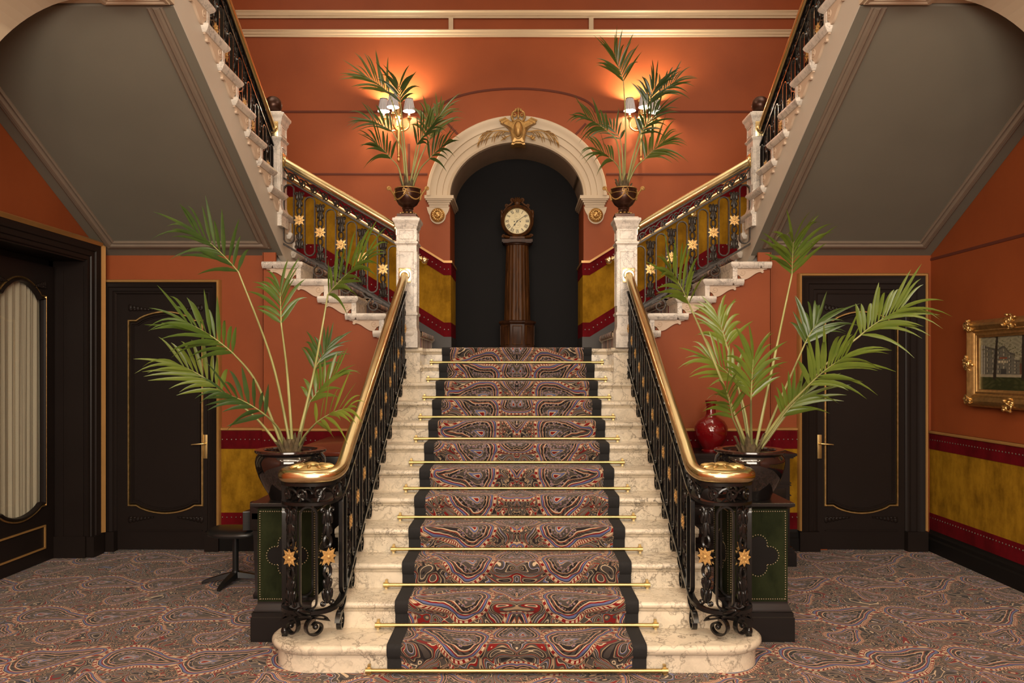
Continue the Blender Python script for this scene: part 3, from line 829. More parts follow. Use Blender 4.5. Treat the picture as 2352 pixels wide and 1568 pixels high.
def ornament_mesh(h):
    mb = MB(); H = h/2
    for s in (-1, 1):
        c = V(0, 0, s*.088)
        mb.tube([c+V(.022*math.cos(a), 0, .036*math.sin(a)) for a in [2*PI*i/14 for i in range(15)]], .010, 6, False)
        mb.tube([V(0, 0, s*.12), V(0, 0, s*.155), V(0, 0, s*.20)], [.016, .020, .008], 8)
        for e in (-1, 1):
            mb.ell((e*.016, 0, s*.165), (.014, 0, .006*e*s), (0, .014, 0), (-.010*e*s, 0, .036), 8, 5)
            mb.ell((e*.024, 0, s*.225), (.013, 0, .006*e*s), (0, .012, 0), (-.006*e, 0, .036*s), 8, 5)
            sp = spiral((e*.030, s*(H-.028)), .016, .005, (PI if e > 0 else 0), e*s*-.9, 12)
            mb.tube([V(e*.012, 0, s*.19), V(e*.010, 0, s*(H-.06))]+[V(a, 0, b) for a, b in sp], .0075, 6)
        mb.ell((0, 0, s*.235), (.013, 0, 0), (0, .015, 0), (0, 0, .045), 8, 6)
        mb.ell((0, 0, s*.055), (.024, 0, 0), (0, .012, 0), (0, 0, .012), 8, 5)
    mb.tube([V(0, -.013, 0), V(0, .013, 0)], .046, 24)
    return mb
def star_mesh():
    mb = MB()
    for sgn in (-1, 1):
        for i in range(8):
            a = PI/8*0+2*PI*i/8; L = .062 if i % 2 else .054
            d = V(math.cos(a), 0, math.sin(a)); p = V(-math.sin(a), 0, math.cos(a)); y = V(0, sgn, 0)
            v = [y*.015, d*L*.5+p*.0145+y*.0135, d*L*.5+y*.017, d*L*.5-p*.0145+y*.0135, d*L+y*.0135]
            mb.add(v, [(0, 1, 2), (0, 2, 3), (1, 4, 2), (2, 4, 3)])
            mb.ell(V(math.cos(a+PI/8), 0, math.sin(a+PI/8))*.026+y*.016, (.006, 0, 0), (0, .005, 0), (0, 0, .006), 6, 4)
        mb.ell((0, sgn*.017, 0), (.012, 0, 0), (0, .009, 0), (0, 0, .011), 8, 6)
    return mb
def foot_mesh():
    mb = MB()
    P = [V(u, 0, v) for u, v in spiral((0, 0), .016, .073, .6, 1.35, 32)]
    P += [V(.085, 0, .085), V(.115, 0, .12)]
    rect_bar(mb, P, (0, 1, 0), .010, .030)
    mb.ell((0, 0, 0), (.016, 0, 0), (0, .019, 0), (0, 0, .016), 8, 6)
    mb.ell((.06, 0, .10), (.040, 0, .022), (0, .011, 0), (-.007, 0, .013), 8, 5)
    return mb
PROTO = {}
def proto(kind, fn, parent, mat):
    """first use makes the part; later uses copy it"""
    if kind in PROTO: return None
    PROTO[kind] = fn().build(kind.split('/')[0], mat, parent, local=True); return PROTO[kind]
def put(kind, fn, mat, parent, loc, rot, sub=None, scale=None):
    o = proto(kind, fn, parent, mat)
    if o is None:
        o = PROTO[kind].copy(); COL.objects.link(o); o.parent = parent
    o.location = Vector(loc)-WL[parent.name]; o.rotation_euler = (0, 0, rot)
    if scale: o.scale = scale
    WL[o.name] = Vector(loc)
    if sub:
        k2, f2, m2 = sub
        if k2 not in PROTO: PROTO[k2] = f2().build(k2, m2, o, local=True); q = PROTO[k2]
        else: q = PROTO[k2].copy(); COL.objects.link(q); q.parent = o
        q.location = (0, 0, 0); q.rotation_euler = (0, 0, 0)
    return o
def balustrade(label, path, stars, loops, feet, iron, hl=.60, s0=0.0, s1=None, volute=None, plates=()):
    root = thing('stair_balustrade', label, 'balustrade', path.at(0) - V(0, 0, path.at(0).z*0), 'stair balustrades')
    s1 = path.L if s1 is None else s1
    mb = MB(); mb.tube(path.p, .040, 14); mb.build('handrail', 'brass', root)
    for p, n in plates:
        m_ = MB(); a = Vector(n).cross(V(0, 0, 1)); n = Vector(n)
        m_.loft([[p+a*(e*.058*w_)+V(0, 0, f*.07*w_)+n*o for e, f in ((-1, -1), (1, -1), (1, 1), (-1, 1))] for o, w_ in ((0, 1), (.008, 1), (.012, .85))])
        m_.tube([p+n*.01, p+n*.022, p+n*.03], [.052, .052, .045], 16)
        for e in (-1, 1):
            for f in (-1, 1): m_.dome(p+a*e*.046+V(0, 0, f*.058)+n*.009, n, .006)
        m_.build('rail_flange', 'brass', root)
    def rail(h, w_, t_, name):
        P = path.line(s0, s1, h, .03); m_ = MB(); rings = []
        for i, p in enumerate(P):
            t = (P[min(i+1, len(P)-1)]-P[max(i-1, 0)]); t.z = 0; t.normalize(); n = V(t.y, -t.x, 0)
            rings.append([p+n*(w_/2)-V(0, 0, t_/2), p+n*(w_/2)+V(0, 0, t_/2), p-n*(w_/2)+V(0, 0, t_/2), p-n*(w_/2)-V(0, 0, t_/2)])
        m_.loft(rings); m_.build(name, iron, root)
    rail(-.045, .040, .018, 'rail_bed'); rail(-.158, .040, .018, 'top_bar'); rail(-.79, .040, .022, 'bottom_bar')
    mb = MB(); pf = .108; q = s0+.06
    while q < s1-.05:
        sp = spiral((q, -.104), .010, .036, 2.4, 1.3, 20)
        sp += [(q+.05, -.075), (q+.072, -.066), (q+.095, -.085), (q+.112, -.128), (q+.118, -.145)]
        mb.tube([path.at(a, b) for a, b in sp], .0075, 5)
        mb.ell(path.at(q, -.104), (.009, 0, 0), (0, .012, 0), (0, 0, .009), 6, 4)
        q += pf
    mb.build('scroll_frieze', iron, root)
    for q in loops: put('loop_bar/%s%.2f' % (iron, hl), lambda: loop_mesh(hl), iron, root, path.at(q, -.474), path.ang(q))
    for q in stars: put('ornament_bar/%s%.2f' % (iron, hl), lambda: ornament_mesh(hl), iron, root, path.at(q, -.474), path.ang(q), ('gilt_star', star_mesh, 'stargilt'))
    for p, a, fl in feet: put('scroll_foot/%s' % iron, foot_mesh, iron, root, p, a, scale=(fl, 1, 1))
    if volute: volute(root)
    return root
def main_path(s):
    P = [V(-1.06, 7.42, 2.635), V(-1.06, 6.5, 2.126), V(-1.06, 5.6, 1.628), V(-1.06, 5.1, 1.351)]
    P += spline([V(-1.06, 5.1, 1.351), V(-1.06, 4.95, 1.268), V(-1.058, 4.82, 1.196), V(-1.063, 4.72, 1.147), V(-1.10, 4.63, 1.122), V(-1.17, 4.58, 1.117), V(-1.26, 4.575, 1.117),
                 V(-1.335, 4.60, 1.117), V(-1.38, 4.66, 1.117), V(-1.392, 4.74, 1.117), V(-1.37, 4.82, 1.117), V(-1.31, 4.865, 1.117), V(-1.24, 4.85, 1.117)], 6)[1:]
    return Path([V(p.x*s, p.y, p.z) for p in P])
for s in (1, -1):
    pa = main_path(s); sgn = s
    def find(px_):
        best = None
        for i in range(2000):
            q = pa.L*i/2000; p = pa.at(q)
            if p.y > 4.80: continue
            e = abs(1187+p.x*s*FPX/(p.y)-px_) + (p.y > 4.72)*100
            if best is None or e < best[0]: best = (e, q)
        return best[1]
    qa, qb = find(752), find(668); pitch = .22
    stars = []; loops = []
    y = 4.94
    while y < 7.36: stars.append(7.42-y); y += pitch
    loops = [q-pitch/2 for q in stars if q-pitch/2 > .04]+[(stars[0]+qa)/2]
    stars += [qa, qb, qb+(qb-qa)]; loops += [(qa+qb)/2, qb+(qb-qa)/2, qb+(qb-qa)*1.45]
    feet = [((-1.055*s, rise(k+1)-.125, k*R+.079), PI/2, 1) for k in range(1, 12)]
    pf0 = pa.at((qa+qb)/2-.04); pf1 = pa.at(qb-.0)
    feet += [((pf0.x, pf0.y+.0, R+.079), pa.ang(qa), 1.15), ((pf1.x, pf1.y+.01, R+.079), pa.ang(qb), -1.0)]
    def vol(root, s=s, pa=pa):
        m_ = MB(); c = V(-1.235*s, 4.725, 1.146)
        m_.ell(c, (.135, 0, 0), (0, .095, 0), (0, 0, .030), 20, 8)
        for i in range(11):
            a = -2.6+i*.52; d = V(math.cos(a)*.085, math.sin(a)*.055, 0)
            m_.ell(c+d+V(0, 0, .014), d*.65, V(-d.y, d.x, 0).normalized()*.016, V(0, 0, .020), 8, 6)
        m_.ell(c+V(.0, 0, .028), (.05, 0, 0), (0, .03, 0), (0, 0, .016), 10, 6)
        m_.build('acanthus_cap', 'rodbrass', root)
        # upright leg at the outer end of the scroll
        m_ = MB(); p = pa.at(find(655)+.01)
        m_.box(p.x-.016, p.x+.016, p.y-.010, p.y+.016, R, p.z-.04); m_.ell((p.x, p.y, R+.03), (.024, 0, 0), (0, .024, 0), (0, 0, .03), 10, 6)
        m_.build('end_post', 'iron', root)
    balustrade('black iron balustrade with brass volute handrail beside the marble staircase on the %s' % SIDE[s], pa, stars, loops, feet, 'iron', .60, volute=vol,
               plates=[(V(-1.06*s, 7.418, 2.635), (0, -1, 0))])
    ps = Path([V(-1.135*s, 7.50, 3.092), V(-2.232*s, 7.50, 3.092+.585*1.097)])
    st = [.145+.2*i for i in range(5)]
    balustrade('short dark iron balustrade with brass rail between two marble newels on the %s' % SIDE[s], ps, st, [.045]+[q+.1 for q in st], 
               [((-(.97+.262*k-.13)*s, 7.50, LZ+k*R+.078), 0 if s < 0 else 0, -1 if s > 0 else 1) for k in range(1, 5)], 'bronzeiron', .56,
               plates=[(V(-1.14*s, 7.5, 3.092), (-s, 0, 0)), (V(-2.23*s, 7.5, 3.092+.585*1.097), (s, 0, 0))])
    zu = lambda y: 4.015+.568*(7.40-y)
    pu = Path([V(-2.31*s, 7.395, zu(7.395)), V(-2.31*s, 5.0, zu(5.0))])
    st = [.15+.21*i for i in range(11)]
    balustrade('iron balustrade with brass rail rising along the upper flight on the %s' % SIDE[s], pu, st, [.045]+[q+.105 for q in st],
               [((-2.31*s, 6.03+.297*(14-k)-.17, LZ+k*R+.078), -PI/2, -1) for k in range(9, 17)], 'iron', .56, plates=[(V(-2.31*s, 7.40, zu(7.40)), (0, -1, 0))])
# wall rails behind the side flights
for s in (1, -1):
    root = thing('wall_handrail', 'slim brass handrail with a knob end on the back wall on the %s' % SIDE[s], 'handrail', (-1.11*s, 9.18, 3.03), 'brass wall rails')
    z0 = 3.03
    P = [V(-1.11*s, 9.18, z0), V(-2.9*s, 9.18, z0+.62*1.79)]
    m_ = MB(); m_.tube(P, .026, 12); m_.build('rail', 'brass', root)
    m_ = MB(); c = P[0]+V(.03*s, 0, -.015)
    m_.ell(c, (.045, 0, 0), (0, .045, 0), (0, 0, .045), 14, 10); m_.tube([c-V(.05*s, 0, -.03), c-V(.04*s, 0, -.024)], .036, 14); m_.build('knob', 'brass', root)
    for q in (.12, .55, .95):
        p = P[0].lerp(P[1], q); m_ = MB(); m_.tube([p-V(0, 0, .02), p+V(0, .03, -.05), p+V(0, .11, -.05)], .010, 8); m_.tube([p+V(0, .105, -.05), p+V(0, .117, -.05)], .03, 14); m_.build('wall_bracket', 'brass', root)

# ------------------------------------------------------------------ doors
def bow_panel(u0, u1, v0, v1, sw, bt, bb, n=14):
    p = [(u0, v0), (u0+sw, v0)]; W = u1-u0-2*sw
    p += [(u0+sw+W*i/n, v0-bb*math.sin(PI*i/n)**.75) for i in range(1, n)]
    p += [(u1-sw, v0), (u1, v0), (u1, v1), (u1-sw, v1)]
    p += [(u1-sw-W*i/n, v1+bt*math.sin(PI*i/n)**.75) for i in range(1, n)]
    return p+[(u0+sw, v1), (u0, v1)]
def carving(mb, fr, u, v, w, h, fl, flv):
    for i in range(7):
        a = i/6; uu = u+fl*w*(.05+.9*a); k = 1-.75*a
        mb.ell(fr(uu, v+flv*h*(.5-.35*a)*.6, .006), (fr(1, 0, 0)-fr(0, 0, 0))*(w*.10), (fr(0, 1, 0)-fr(0, 0, 0))*(h*.36*k), (fr(0, 0, 1)-fr(0, 0, 0))*.012, 8, 6)
        mb.ell(fr(uu+fl*w*.03, v+flv*h*(.10-.05*a), .006), (fr(1, .3*fl, 0)-fr(0, 0, 0))*(w*.09), (fr(-.3*fl, 1, 0)-fr(0, 0, 0))*(h*.14*k), (fr(0, 0, 1)-fr(0, 0, 0))*.016, 8, 6)
    mb.ell(fr(u+fl*w*.25, v+flv*h*.12, .01), (fr(1, 0, 0)-fr(0, 0, 0))*.016, (fr(0, 1, 0)-fr(0, 0, 0))*.016, (fr(0, 0, 1)-fr(0, 0, 0))*.014, 8, 6)
CAS = [(0, 0), (0, .012), (-.010, .022), (-.026, .022), (-.030, .034), (-.060, .040), (-.066, .052), (-.098, .058), (-.106, .066), (-.116, .066), (-.118, .0)]
def casing(fr, u0, u1, top, par, mir, w=1.0, plinth=True, base=0, gw=1.0):
    N = fr(0, 0, 1)-fr(0, 0, 0)
    pr = [(a*w, b) for a, b in CAS]; e = CAS[-1][0]*w
    pth = [fr(u0, base, 0), fr(u0, top, 0), fr(u1, top, 0), fr(u1, base, 0)]
    MB().sweep(pth, pr, N).build('casing', 'door', par, mir)
    pth = [fr(u0+e, base+.2, 0), fr(u0+e, top-e, 0), fr(u1-e, top-e, 0), fr(u1-e, base+.2, 0)]
    MB().sweep(pth, [(.010*gw, 0), (.010*gw, .070), (.004*gw, .078), (-.006*gw, .078+.002*gw**4), (-.014*gw, .074), (-.018*gw, .06), (-.018*gw, 0)], N).build('gilt_edge', 'gilttrim', par, mir)
    if plinth:
        m_ = MB()
        for a, b in ((u0+e-.012, u0+.004), (u1-.004, u1-e+.012)):
            m_.prism([(a, base), (b, base), (b, base+.19), (a, base+.19)], fr, 0, .078)
        m_.build('plinth_block', 'door', par, mir)
def small_door(n, xo0, xo1, xi0, xi1, mir, px_handle):
    """door in the wall under the upper flight"""
    fr = lambda u, v, d: V(u, YD-d, v)
    top = 2.47
    lf = MB().prism([(xi0, .01), (xi1, .01), (xi1, top), (xi0, top)], fr, -.03, .004)
    d = lf.build('door_%d' % n, 'door', None, mir); d['kind'] = 'structure'
    casing(fr, xi0, xi1, top, d, mir, (xi0-xo0)/.132)
    u0, u1 = xi0+.115, xi1-.048
    if mir: u0, u1 = xi0+.075, xi1-.075
    P = bow_panel(u0, u1, .435, 2.215, .075, .085, .075)
    MB().sweep([fr(a, b, .004) for a, b in P], [(.010, 0), (.010, .012), (.004, .018), (-.004, .018), (-.008, .010), (-.010, 0)], (0, -1, 0), True).build('gilt_line', 'gilt', d, mir)
    MB().sweep([fr(a, b, .004) for a, b in P], [(-.010, 0), (-.012, .010), (-.022, .022), (-.034, .022), (-.040, .010), (-.048, .010), (-.050, 0)], (0, -1, 0), True).build('panel_moulding', 'door', d, mir)
    m_ = MB()
    for (uu, fl) in ((u0+.0, 1), (u1-.0, -1)):
        carving(m_, fr, uu, 2.31, .23, .10, fl, 1); carving(m_, fr, uu, .325, .23, .10, fl, -1)
    m_.build('carving', 'door', d, mir)
    MB().sweep([fr(u0, .19, .004), fr(u1, .19, .004)], [(.006, 0), (.006, .01), (-.006, .01), (-.006, 0)], (0, -1, 0)).build('bottom_bead', 'door', d, mir)
    # brass lever on its plate
    hx = xi1-.022; s = -1
    m_ = MB(); m_.box(hx-.021, hx+.021, YD-.010, YD-.003, .885, 1.115)
    h = m_.build('handle_plate', 'rodbrass', d, mir, .002)
    m_ = MB(); m_.tube([V(hx, YD-.005, 1.03), V(hx, YD-.05, 1.03), V(hx-.012, YD-.055, 1.03), V(hx-.10, YD-.055, 1.025), V(hx-.115, YD-.055, 1.022)], [.009, .009, .009, .007, .006], 8)
    m_.tube([V(hx, YD-.01, 1.03), V(hx, YD-.018, 1.03)], .016, 12); m_.build('lever', 'rodbrass', h, mir)
    return d
small_door(1, -3.99, -2.866, -3.858, -2.985, False, 0)
small_door(2, -3.945, -2.78, -3.745, -2.90, True, 0)
# glazed double door in the left wall
fl_ = lambda u, v, d: V(-4.0+d, u, v)
XL = -.28
fd = lambda u, v, d: V(-4.0+XL+d, u, v)
frm = MB()
frm.box(-4.30, -3.995, 7.265, 7.275, 0, 2.76)
for a in (7.262,): frm.box(-4.26, -4.01, a-.012, a, .16, 2.70).box(-4.235, -4.19, a-.02, a-.012, .2, 2.66)
frm.box(-4.32, -3.99, 7.24, 7.275, 0, .20).box(-4.30, -4.0, 5.25, 7.27, 2.745, 2.765)
big = frm.build('door_3', 'door'); big['kind'] = 'structure'
casing(fl_, 5.25, 7.27, 2.76, big, False, 1.40, gw=1.7)
frm = MB(); frm.box(-4.46, -4.42, 5.2, 7.3, 0, 2.78).box(-4.36, -4.30, 5.25, 7.275, 2.66, 2.77).box(-4.36, -4.30, 7.2, 7.275, 0, 2.77); frm.build('door_lining', 'ebony', big)
for (a, b) in ((6.262, 7.25), (5.27, 6.258)):
    c0, c1 = a+.17, b-.17
    P = bow_panel(c0, c1, .54, 2.38, .055, .135, .080, 18)
    # leaf with an opening: ring between the panel outline and the leaf edge
    def edge_pt(p):
        cx, cy = (a+b)/2, 1.35; dx, dy = p[0]-cx, p[1]-cy
        k = min(((b-a)/2)/abs(dx) if dx else 9, (1.34 if dy > 0 else 1.345)/abs(dy) if dy else 9); return (cx+dx*k, cy+dy*k)
    Q = []
    PP = []
    for i in range(len(P)):
        p, q = P[i], P[(i+1) % len(P)]; m_n = max(1, int(math.dist(p, q)/.08))
        PP += [(p[0]+(q[0]-p[0])*j/m_n, p[1]+(q[1]-p[1])*j/m_n) for j in range(m_n)]
    # make sure leaf corners are hit
    n = len(PP); mb = MB(); O = [edge_pt(p) for p in PP]
    for (cu, cv) in ((a, .005), (b, .005), (b, 2.69), (a, 2.69)):
        j = min(range(n), key=lambda i: math.dist(O[i], (cu, cv))); O[j] = (cu, cv)
    mb.v = [tuple(fd(*p, 0)) for p in PP]+[tuple(fd(*p, 0)) for p in O]+[tuple(fd(*p, -.022)) for p in PP]+[tuple(fd(*p, -.022)) for p in O]
    for i in range(n):
        k = (i+1) % n; mb.f += [(i, n+i, n+k, k), (2*n+i, i, k, 2*n+k), (2*n+k, 3*n+k, 3*n+i, 2*n+i), (n+i, 3*n+i, 3*n+k, n+k)]
    mb.mi = [0]*len(mb.f)
    leaf_ = mb.build('door_leaf', 'door', big)
    MB().sweep([fd(u, v, 0) for u, v in P], [(.034, 0), (.034, .012), (.026, .018), (.020, .012), (.018, 0)], (1, 0, 0), True).build('gilt_line', 'gilt', leaf_)
    MB().sweep([fd(u, v, 0) for u, v in P], [(.018, 0), (.016, .012), (.006, .026), (-.004, .026), (-.010, .012), (-.012, -.02), (.018, -.02)], (1, 0, 0), True).build('pane_moulding', 'door', leaf_)
    gm = MB(); gm.add([fd(u, v, -.012) for u, v in P], [tuple(range(len(P)))]); gm.build('pane', 'glass', leaf_)
    rnd = random.Random(3)
    ph = [rnd.random()*6 for _ in range(4)]
    def cf(i, j, c0=c0, c1=c1):
        u = c0-.03+(c1-c0+.06)*i; v = .42+2.16*j
        d = -.046+.009*math.sin(u*74+ph[0]+.25*math.sin(v*1.3))+.006*math.sin(u*131+ph[1])+.003*math.sin(u*211+v*.8+ph[2])
        return fd(u, v, d)
    MB().grid(cf, 90, 8).build('sheer_curtain', 'curtain', leaf_, sharp=180)
    m_ = MB()
    for uu, fl2 in ((c0-.03, 1), (c1+.03, -1)): carving(m_, fd, uu, 2.475, .17, .11, fl2, 1)
    m_.build('carving', 'door', leaf_)
    MB().sweep([fd(c0-.02, .33, 0), fd(c1+.02, .33, 0), fd(c1+.02, .13, 0), fd(c0-.02, .13, 0)], [(.007, 0), (.007, .012), (-.007, .012), (-.007, 0)], (1, 0, 0), True).build('lower_bead', 'gilttrim', leaf_)

# ------------------------------------------------------------------ pedestals, chest, piano, stool, vase
def quatrefoil(r):
    p = []; c = .56*r; rho = .44*r
    for i in range(64):
        a = 2*PI*i/64; f = (a+PI/4) % (PI/2)-PI/4; k = c*math.cos(f)+math.sqrt(max(0, rho*rho-(c*math.sin(f))**2)); p.append((k*math.cos(a), k*math.sin(a)))
    return p
def pedestal(cx, cy, sd):
    t = thing('pedestal', 'studded green pedestal with quatrefoil panel carrying a potted palm on the %s' % sd, 'pedestal', (cx, cy, 0), 'green studded pedestals')
    h = .225
    mb = MB(); frustum(mb, cx, cy, [(h, 0), (h, .155), (h-.006, .16), (h-.006, .185), (h-.016, .19), (h-.018, .205), (h-.030, .225), (h-.034, .24), (h-.034, .25)])
    mb.build('plinth', 'blackwood', t)
    b = .190; frm = MB().box(cx-b, cx+b, cy-b, cy+b, .245, .85).build('body', 'leather', t)
    ol = quatrefoil(.125)
    for nx, ny in ((0, -1), (1, 0), (-1, 0), (0, 1)):
        ux, uy = -ny, nx; st = MB(); qs = MB()
        fr = lambda u, v, d, nx=nx, ny=ny, ux=ux, uy=uy: V(cx+nx*(b+d)+ux*u, cy+ny*(b+d)+uy*u, v)
        for i in range(38):
            v = .265+.565*i/37
            for e in (-1, 1): st.dome(fr(e*(b-.014), v, 0), (nx, ny, 0), .0058)
        for i in range(24):
            u = -(b-.014)+2*(b-.014)*(i+.5)/24
            for v in (.265, .83): st.dome(fr(u, v, 0), (nx, ny, 0), .0058)
        L = [0]; O = [(u*1.07, v*1.07) for u, v in ol]; O.append(O[0])
        for i in range(len(O)-1): L.append(L[-1]+math.dist(O[i], O[i+1]))
        N = 52; j = 0
        for i in range(N):
            s = L[-1]*i/N
            while L[j+1] < s: j += 1
            k = (s-L[j])/(L[j+1]-L[j]); qs.dome(fr(O[j][0]+(O[j+1][0]-O[j][0])*k, .545+O[j][1]+(O[j+1][1]-O[j][1])*k, 0), (nx, ny, 0), .0058)
        q_ = MB().prism([(u, v+.545) for u, v in ol], fr, 0, .003).build('quatrefoil_panel', 'ebony', t)
        qs.build('stud_outline', 'brassstud', q_); st.build('stud_border', 'brassstud', frm)
    mb = MB(); frustum(mb, cx, cy, [(b+.003, .846), (b+.012, .855), (b+.026, .862), (b+.036, .868), (b+.036, .884), (b+.032, .889)])
    mb.build('top', 'blackwood', t)
pedestal(-1.48, 5.24, SIDE[1]); pedestal(1.555, 5.24, SIDE[-1])
# black chest by the wall on the vase side
t = thing('chest_of_drawers', 'low black chest standing against the wall behind the palm, red vase on top', 'chest', (1.88, 7.2, 0))
mb = MB()
for e, z0, z1 in ((0, 0, .12), (-.012, .12, .15), (-.024, .15, .165)): mb.box(1.30-e*0, 2.475+e, 6.93-e, 7.42, z0, z1)
mb.build('plinth', 'blackwood', t)
mb = MB(); mb.box(1.33, 2.43, 6.975, 7.42, .165, .96)
for z in (.71, .73, .62): mb.box(1.325, 2.44, 6.965, 7.42, z, z+.010)
mb.build('body', 'blackwood', t)
for i in range(3):
    d = MB().box(1.37, 2.39, 6.955, 6.98, .20+.17*i, .35+.17*i).build('drawer', 'blackwood', t, bevel=.006)
    for x in (1.62, 2.14):
        m_ = MB(); m_.tube([V(x, 6.955, .275+.17*i), V(x, 6.94, .275+.17*i), V(x, 6.925, .275+.17*i)], [.006, .008, .014], 10); m_.build('knob', 'bronze', d)
mb = MB()
for e, z0, z1 in ((.0, .955, .968), (.012, .968, .978), (.024, .978, 1.0)): mb.box(1.29, 2.455+e, 6.95-e, 7.44, z0, z1)
mb.build('top', 'blackwood', t)
vx, vy = (1633-1187)/FPX*7.12, 7.12
v = MB().lathe([(0, 0), (.085, 0), (.088, .012), (.078, .022), (.088, .04), (.118, .08), (.143, .13), (.152, .185), (.146, .23), (.120, .275), (.078, .305), (.052, .322), (.044, .345), (.042, .40), (.046, .44), (.055, .462), (.050, .464), (.040, .44), (.036, .34), (0, .33)], (0, 0, 0), 40)
vo = v.build('vase', 'redglaze'); vo.location = (vx, vy, 1.0)
tag(vo, 'glossy oxblood red bottle vase with narrow neck on the black chest', 'vase')
# upright piano against the staircase
t = thing('upright_piano', 'black upright piano with reddish lid standing against the side of the staircase', 'piano', (-1.55, 6.7, 0))
y0, y1 = 5.93, 7.40
MB().box(-1.72, -1.28, y0, y1, .02, 1.085).build('case', 'blackwood', t, bevel=.006)
MB().box(-1.755, -1.27, y0-.012, y1+.012, 1.088, 1.118).build('lid', 'lid_reflection', t, bevel=.005)
MB().box(-2.02, -1.70, y0+.02, y1-.02, .60, .66).build('keybed', 'blackwood', t, bevel=.008)
MB().box(-1.86, -1.71, y0+.06, y1-.06, .66, .76).build('fallboard', 'blackwood', t, bevel=.01)
for yy in (y0+.02, y1-.08): MB().box(-2.03, -1.72, yy, yy+.06, .52, .74).build('cheek', 'blackwood', t, bevel=.012)
for yy in (y0+.03, y1-.09):
    m_ = MB(); frustum(m_, -1.97, yy+.03, [(.032, .0), (.036, .03), (.022, .06), (.032, .45), (.036, .52)]); m_.build('leg', 'blackwood', t)
m_ = MB()
for yy in (y0-.002,):
    m_.box(-1.722, -1.70, yy-.004, yy+.03, 1.02, 1.07).box(-1.728, -1.716, yy, yy+.045, 1.03, 1.06)
m_.build('hinge', 'bronze', t)
# piano stool
cx, cy = (541-1187)/FPX*6.42, 6.42
t = thing('piano_stool', 'black swivel stool with low back and star foot beside the green pedestal', 'stool', (cx, cy, 0))
m_ = MB(); m_.tube([V(cx, cy, .045), V(cx, cy, .40)], .024, 14); m_.tube([V(cx, cy, .05), V(cx, cy, .10)], [.036, .030], 14); m_.build('column', 'blackseat', t)
for a in (.25, 1.75, 3.3, 4.55):
    d = V(math.cos(a), math.sin(a), 0); p = V(cx, cy, 0); s = V(-d.y, d.x, 0)
    m_ = MB(); m_.loft([[p+d*r+s*w_+V(0, 0, z+hh), p+d*r-s*w_+V(0, 0, z+hh), p+d*r-s*w_*1.2+V(0, 0, z), p+d*r+s*w_*1.2+V(0, 0, z)] for r, w_, z, hh in ((.0, .026, .045, .05), (.12, .022, .032, .035), (.235, .015, .012, .022), (.262, .012, .0, .020))])
    m_.build('foot', 'blackseat', t)
m_ = MB()
def seatp(i, j):
    a = 2*PI*i; r = j; x = math.cos(a); y = math.sin(a)
    k = (abs(x)**3.2+abs(y)**3.2)**(-1/3.2)
    return V(cx+.015+.225*x*k*r, cy+.19*y*k*r, .455-.020*r**4+.018*(x*r)**2)
rings = []
for r, dz in ((.2, 0), (.6, 0), (.9, -.002), (.98, -.012), (1.0, -.026), (.97, -.042), (.80, -.050), (.2, -.052)):
    rings.append([seatp(i/36, r)+V(0, 0, dz) for i in range(36)])
m_.loft(rings); m_.build('seat', 'blackseat', t)
m_ = MB(); m_.loft([[V(cx+.155+.10*u, cy+.20*s_*(1-.1*abs(u)), z) for u, s_ in ((-.3, -1), (.3, -.9), (.45, 0), (.3, .9), (-.3, 1), (-.1, 0))] for z in (.46, .47, .60, .615)])
m_.build('backrest', 'blackseat', t, bevel=.006)

# ------------------------------------------------------------------ palms
def frond(t, base, mid, S, T, L, n, seed, face=None, droop=.12, wl=.020, spread=1.0, r=.011, leafm='leaf', upb=.34):
    rnd = random.Random(seed); B, Md, S, T = Vector(base), Vector(mid), Vector(S), Vector(T)
    mb = MB(); mb.fixn = False; mb.cur = 1
    len_r = (T-S).length
    ctrl = (S+T)*.5+V(0, 0, len_r*.10)
    st = spline([B, Md, S], 8)
    rc = [S*(1-u)**2+ctrl*2*u*(1-u)+T*u*u for u in [i/12 for i in range(13)]]
    P = st+rc[1:]; nn = len(P)
    mb.tube(P, [r*(1-.55*i/len(st)) if i < len(st) else r*.45*(1-.75*(i-len(st))/13) for i in range(nn)], 6)
    mb.cur = 0
    nrm = (Vector(face) if face else V(rnd.uniform(-.25, .25), -1, .45)).normalized()
    for k in range(n):
        u = .02+.98*(k/(n-1))
        i = min(11, int(u*12)); p = S*(1-u)**2+ctrl*2*u*(1-u)+T*u*u
        tau = ((ctrl-S)*(2*(1-u))+(T-ctrl)*(2*u)).normalized()
        sig = tau.cross(nrm).normalized(); nl = sig.cross(tau).normalized()
        for sd in (-1, 1):
            if k == n-1 and sd == 1 and rnd.random() < .5: continue
            a = (.94-.62*u**1.1+rnd.uniform(-.10, .10))*spread
            d = (tau*math.cos(a)+sig*(sd*math.sin(a))+nl*(.16+rnd.uniform(-.12, .12))+V(0, 0, upb*rnd.uniform(.5, 1.4))).normalized()
            l = L*(.62+.42*math.sin(PI*(.12+.72*u)))*rnd.uniform(.80, 1.15)
            W = wl*rnd.uniform(.85, 1.1)*(1-.35*u)
            wd = d.cross(nl); wd = (wd.normalized()+nl*rnd.uniform(-.5, .5)*sd).normalized()
            fn = wd.cross(d).normalized(); dr = droop*rnd.uniform(.3, 2.4); vs = []; m = 7
            for j in range(m+1):
                s_ = j/m; c = p+d*(l*s_)+V(0, 0, -dr*l*s_*s_*(1+.8*s_))+sig*(sd*.04*l*s_*s_)
                wj = W*min(1, .25+2.6*s_)*max(.03, (1-s_**2.2)**.85)
                vs += [c-wd*wj*.5, c+fn*(wj*.14), c+wd*wj*.5]
            mb.add(vs, [(3*j+q, 3*j+q+1, 3*j+q+4, 3*j+q+3) for j in range(m) for q in (0, 1)])
    return mb.build('frond', [leafm, 'stalk'], t, sharp=60)
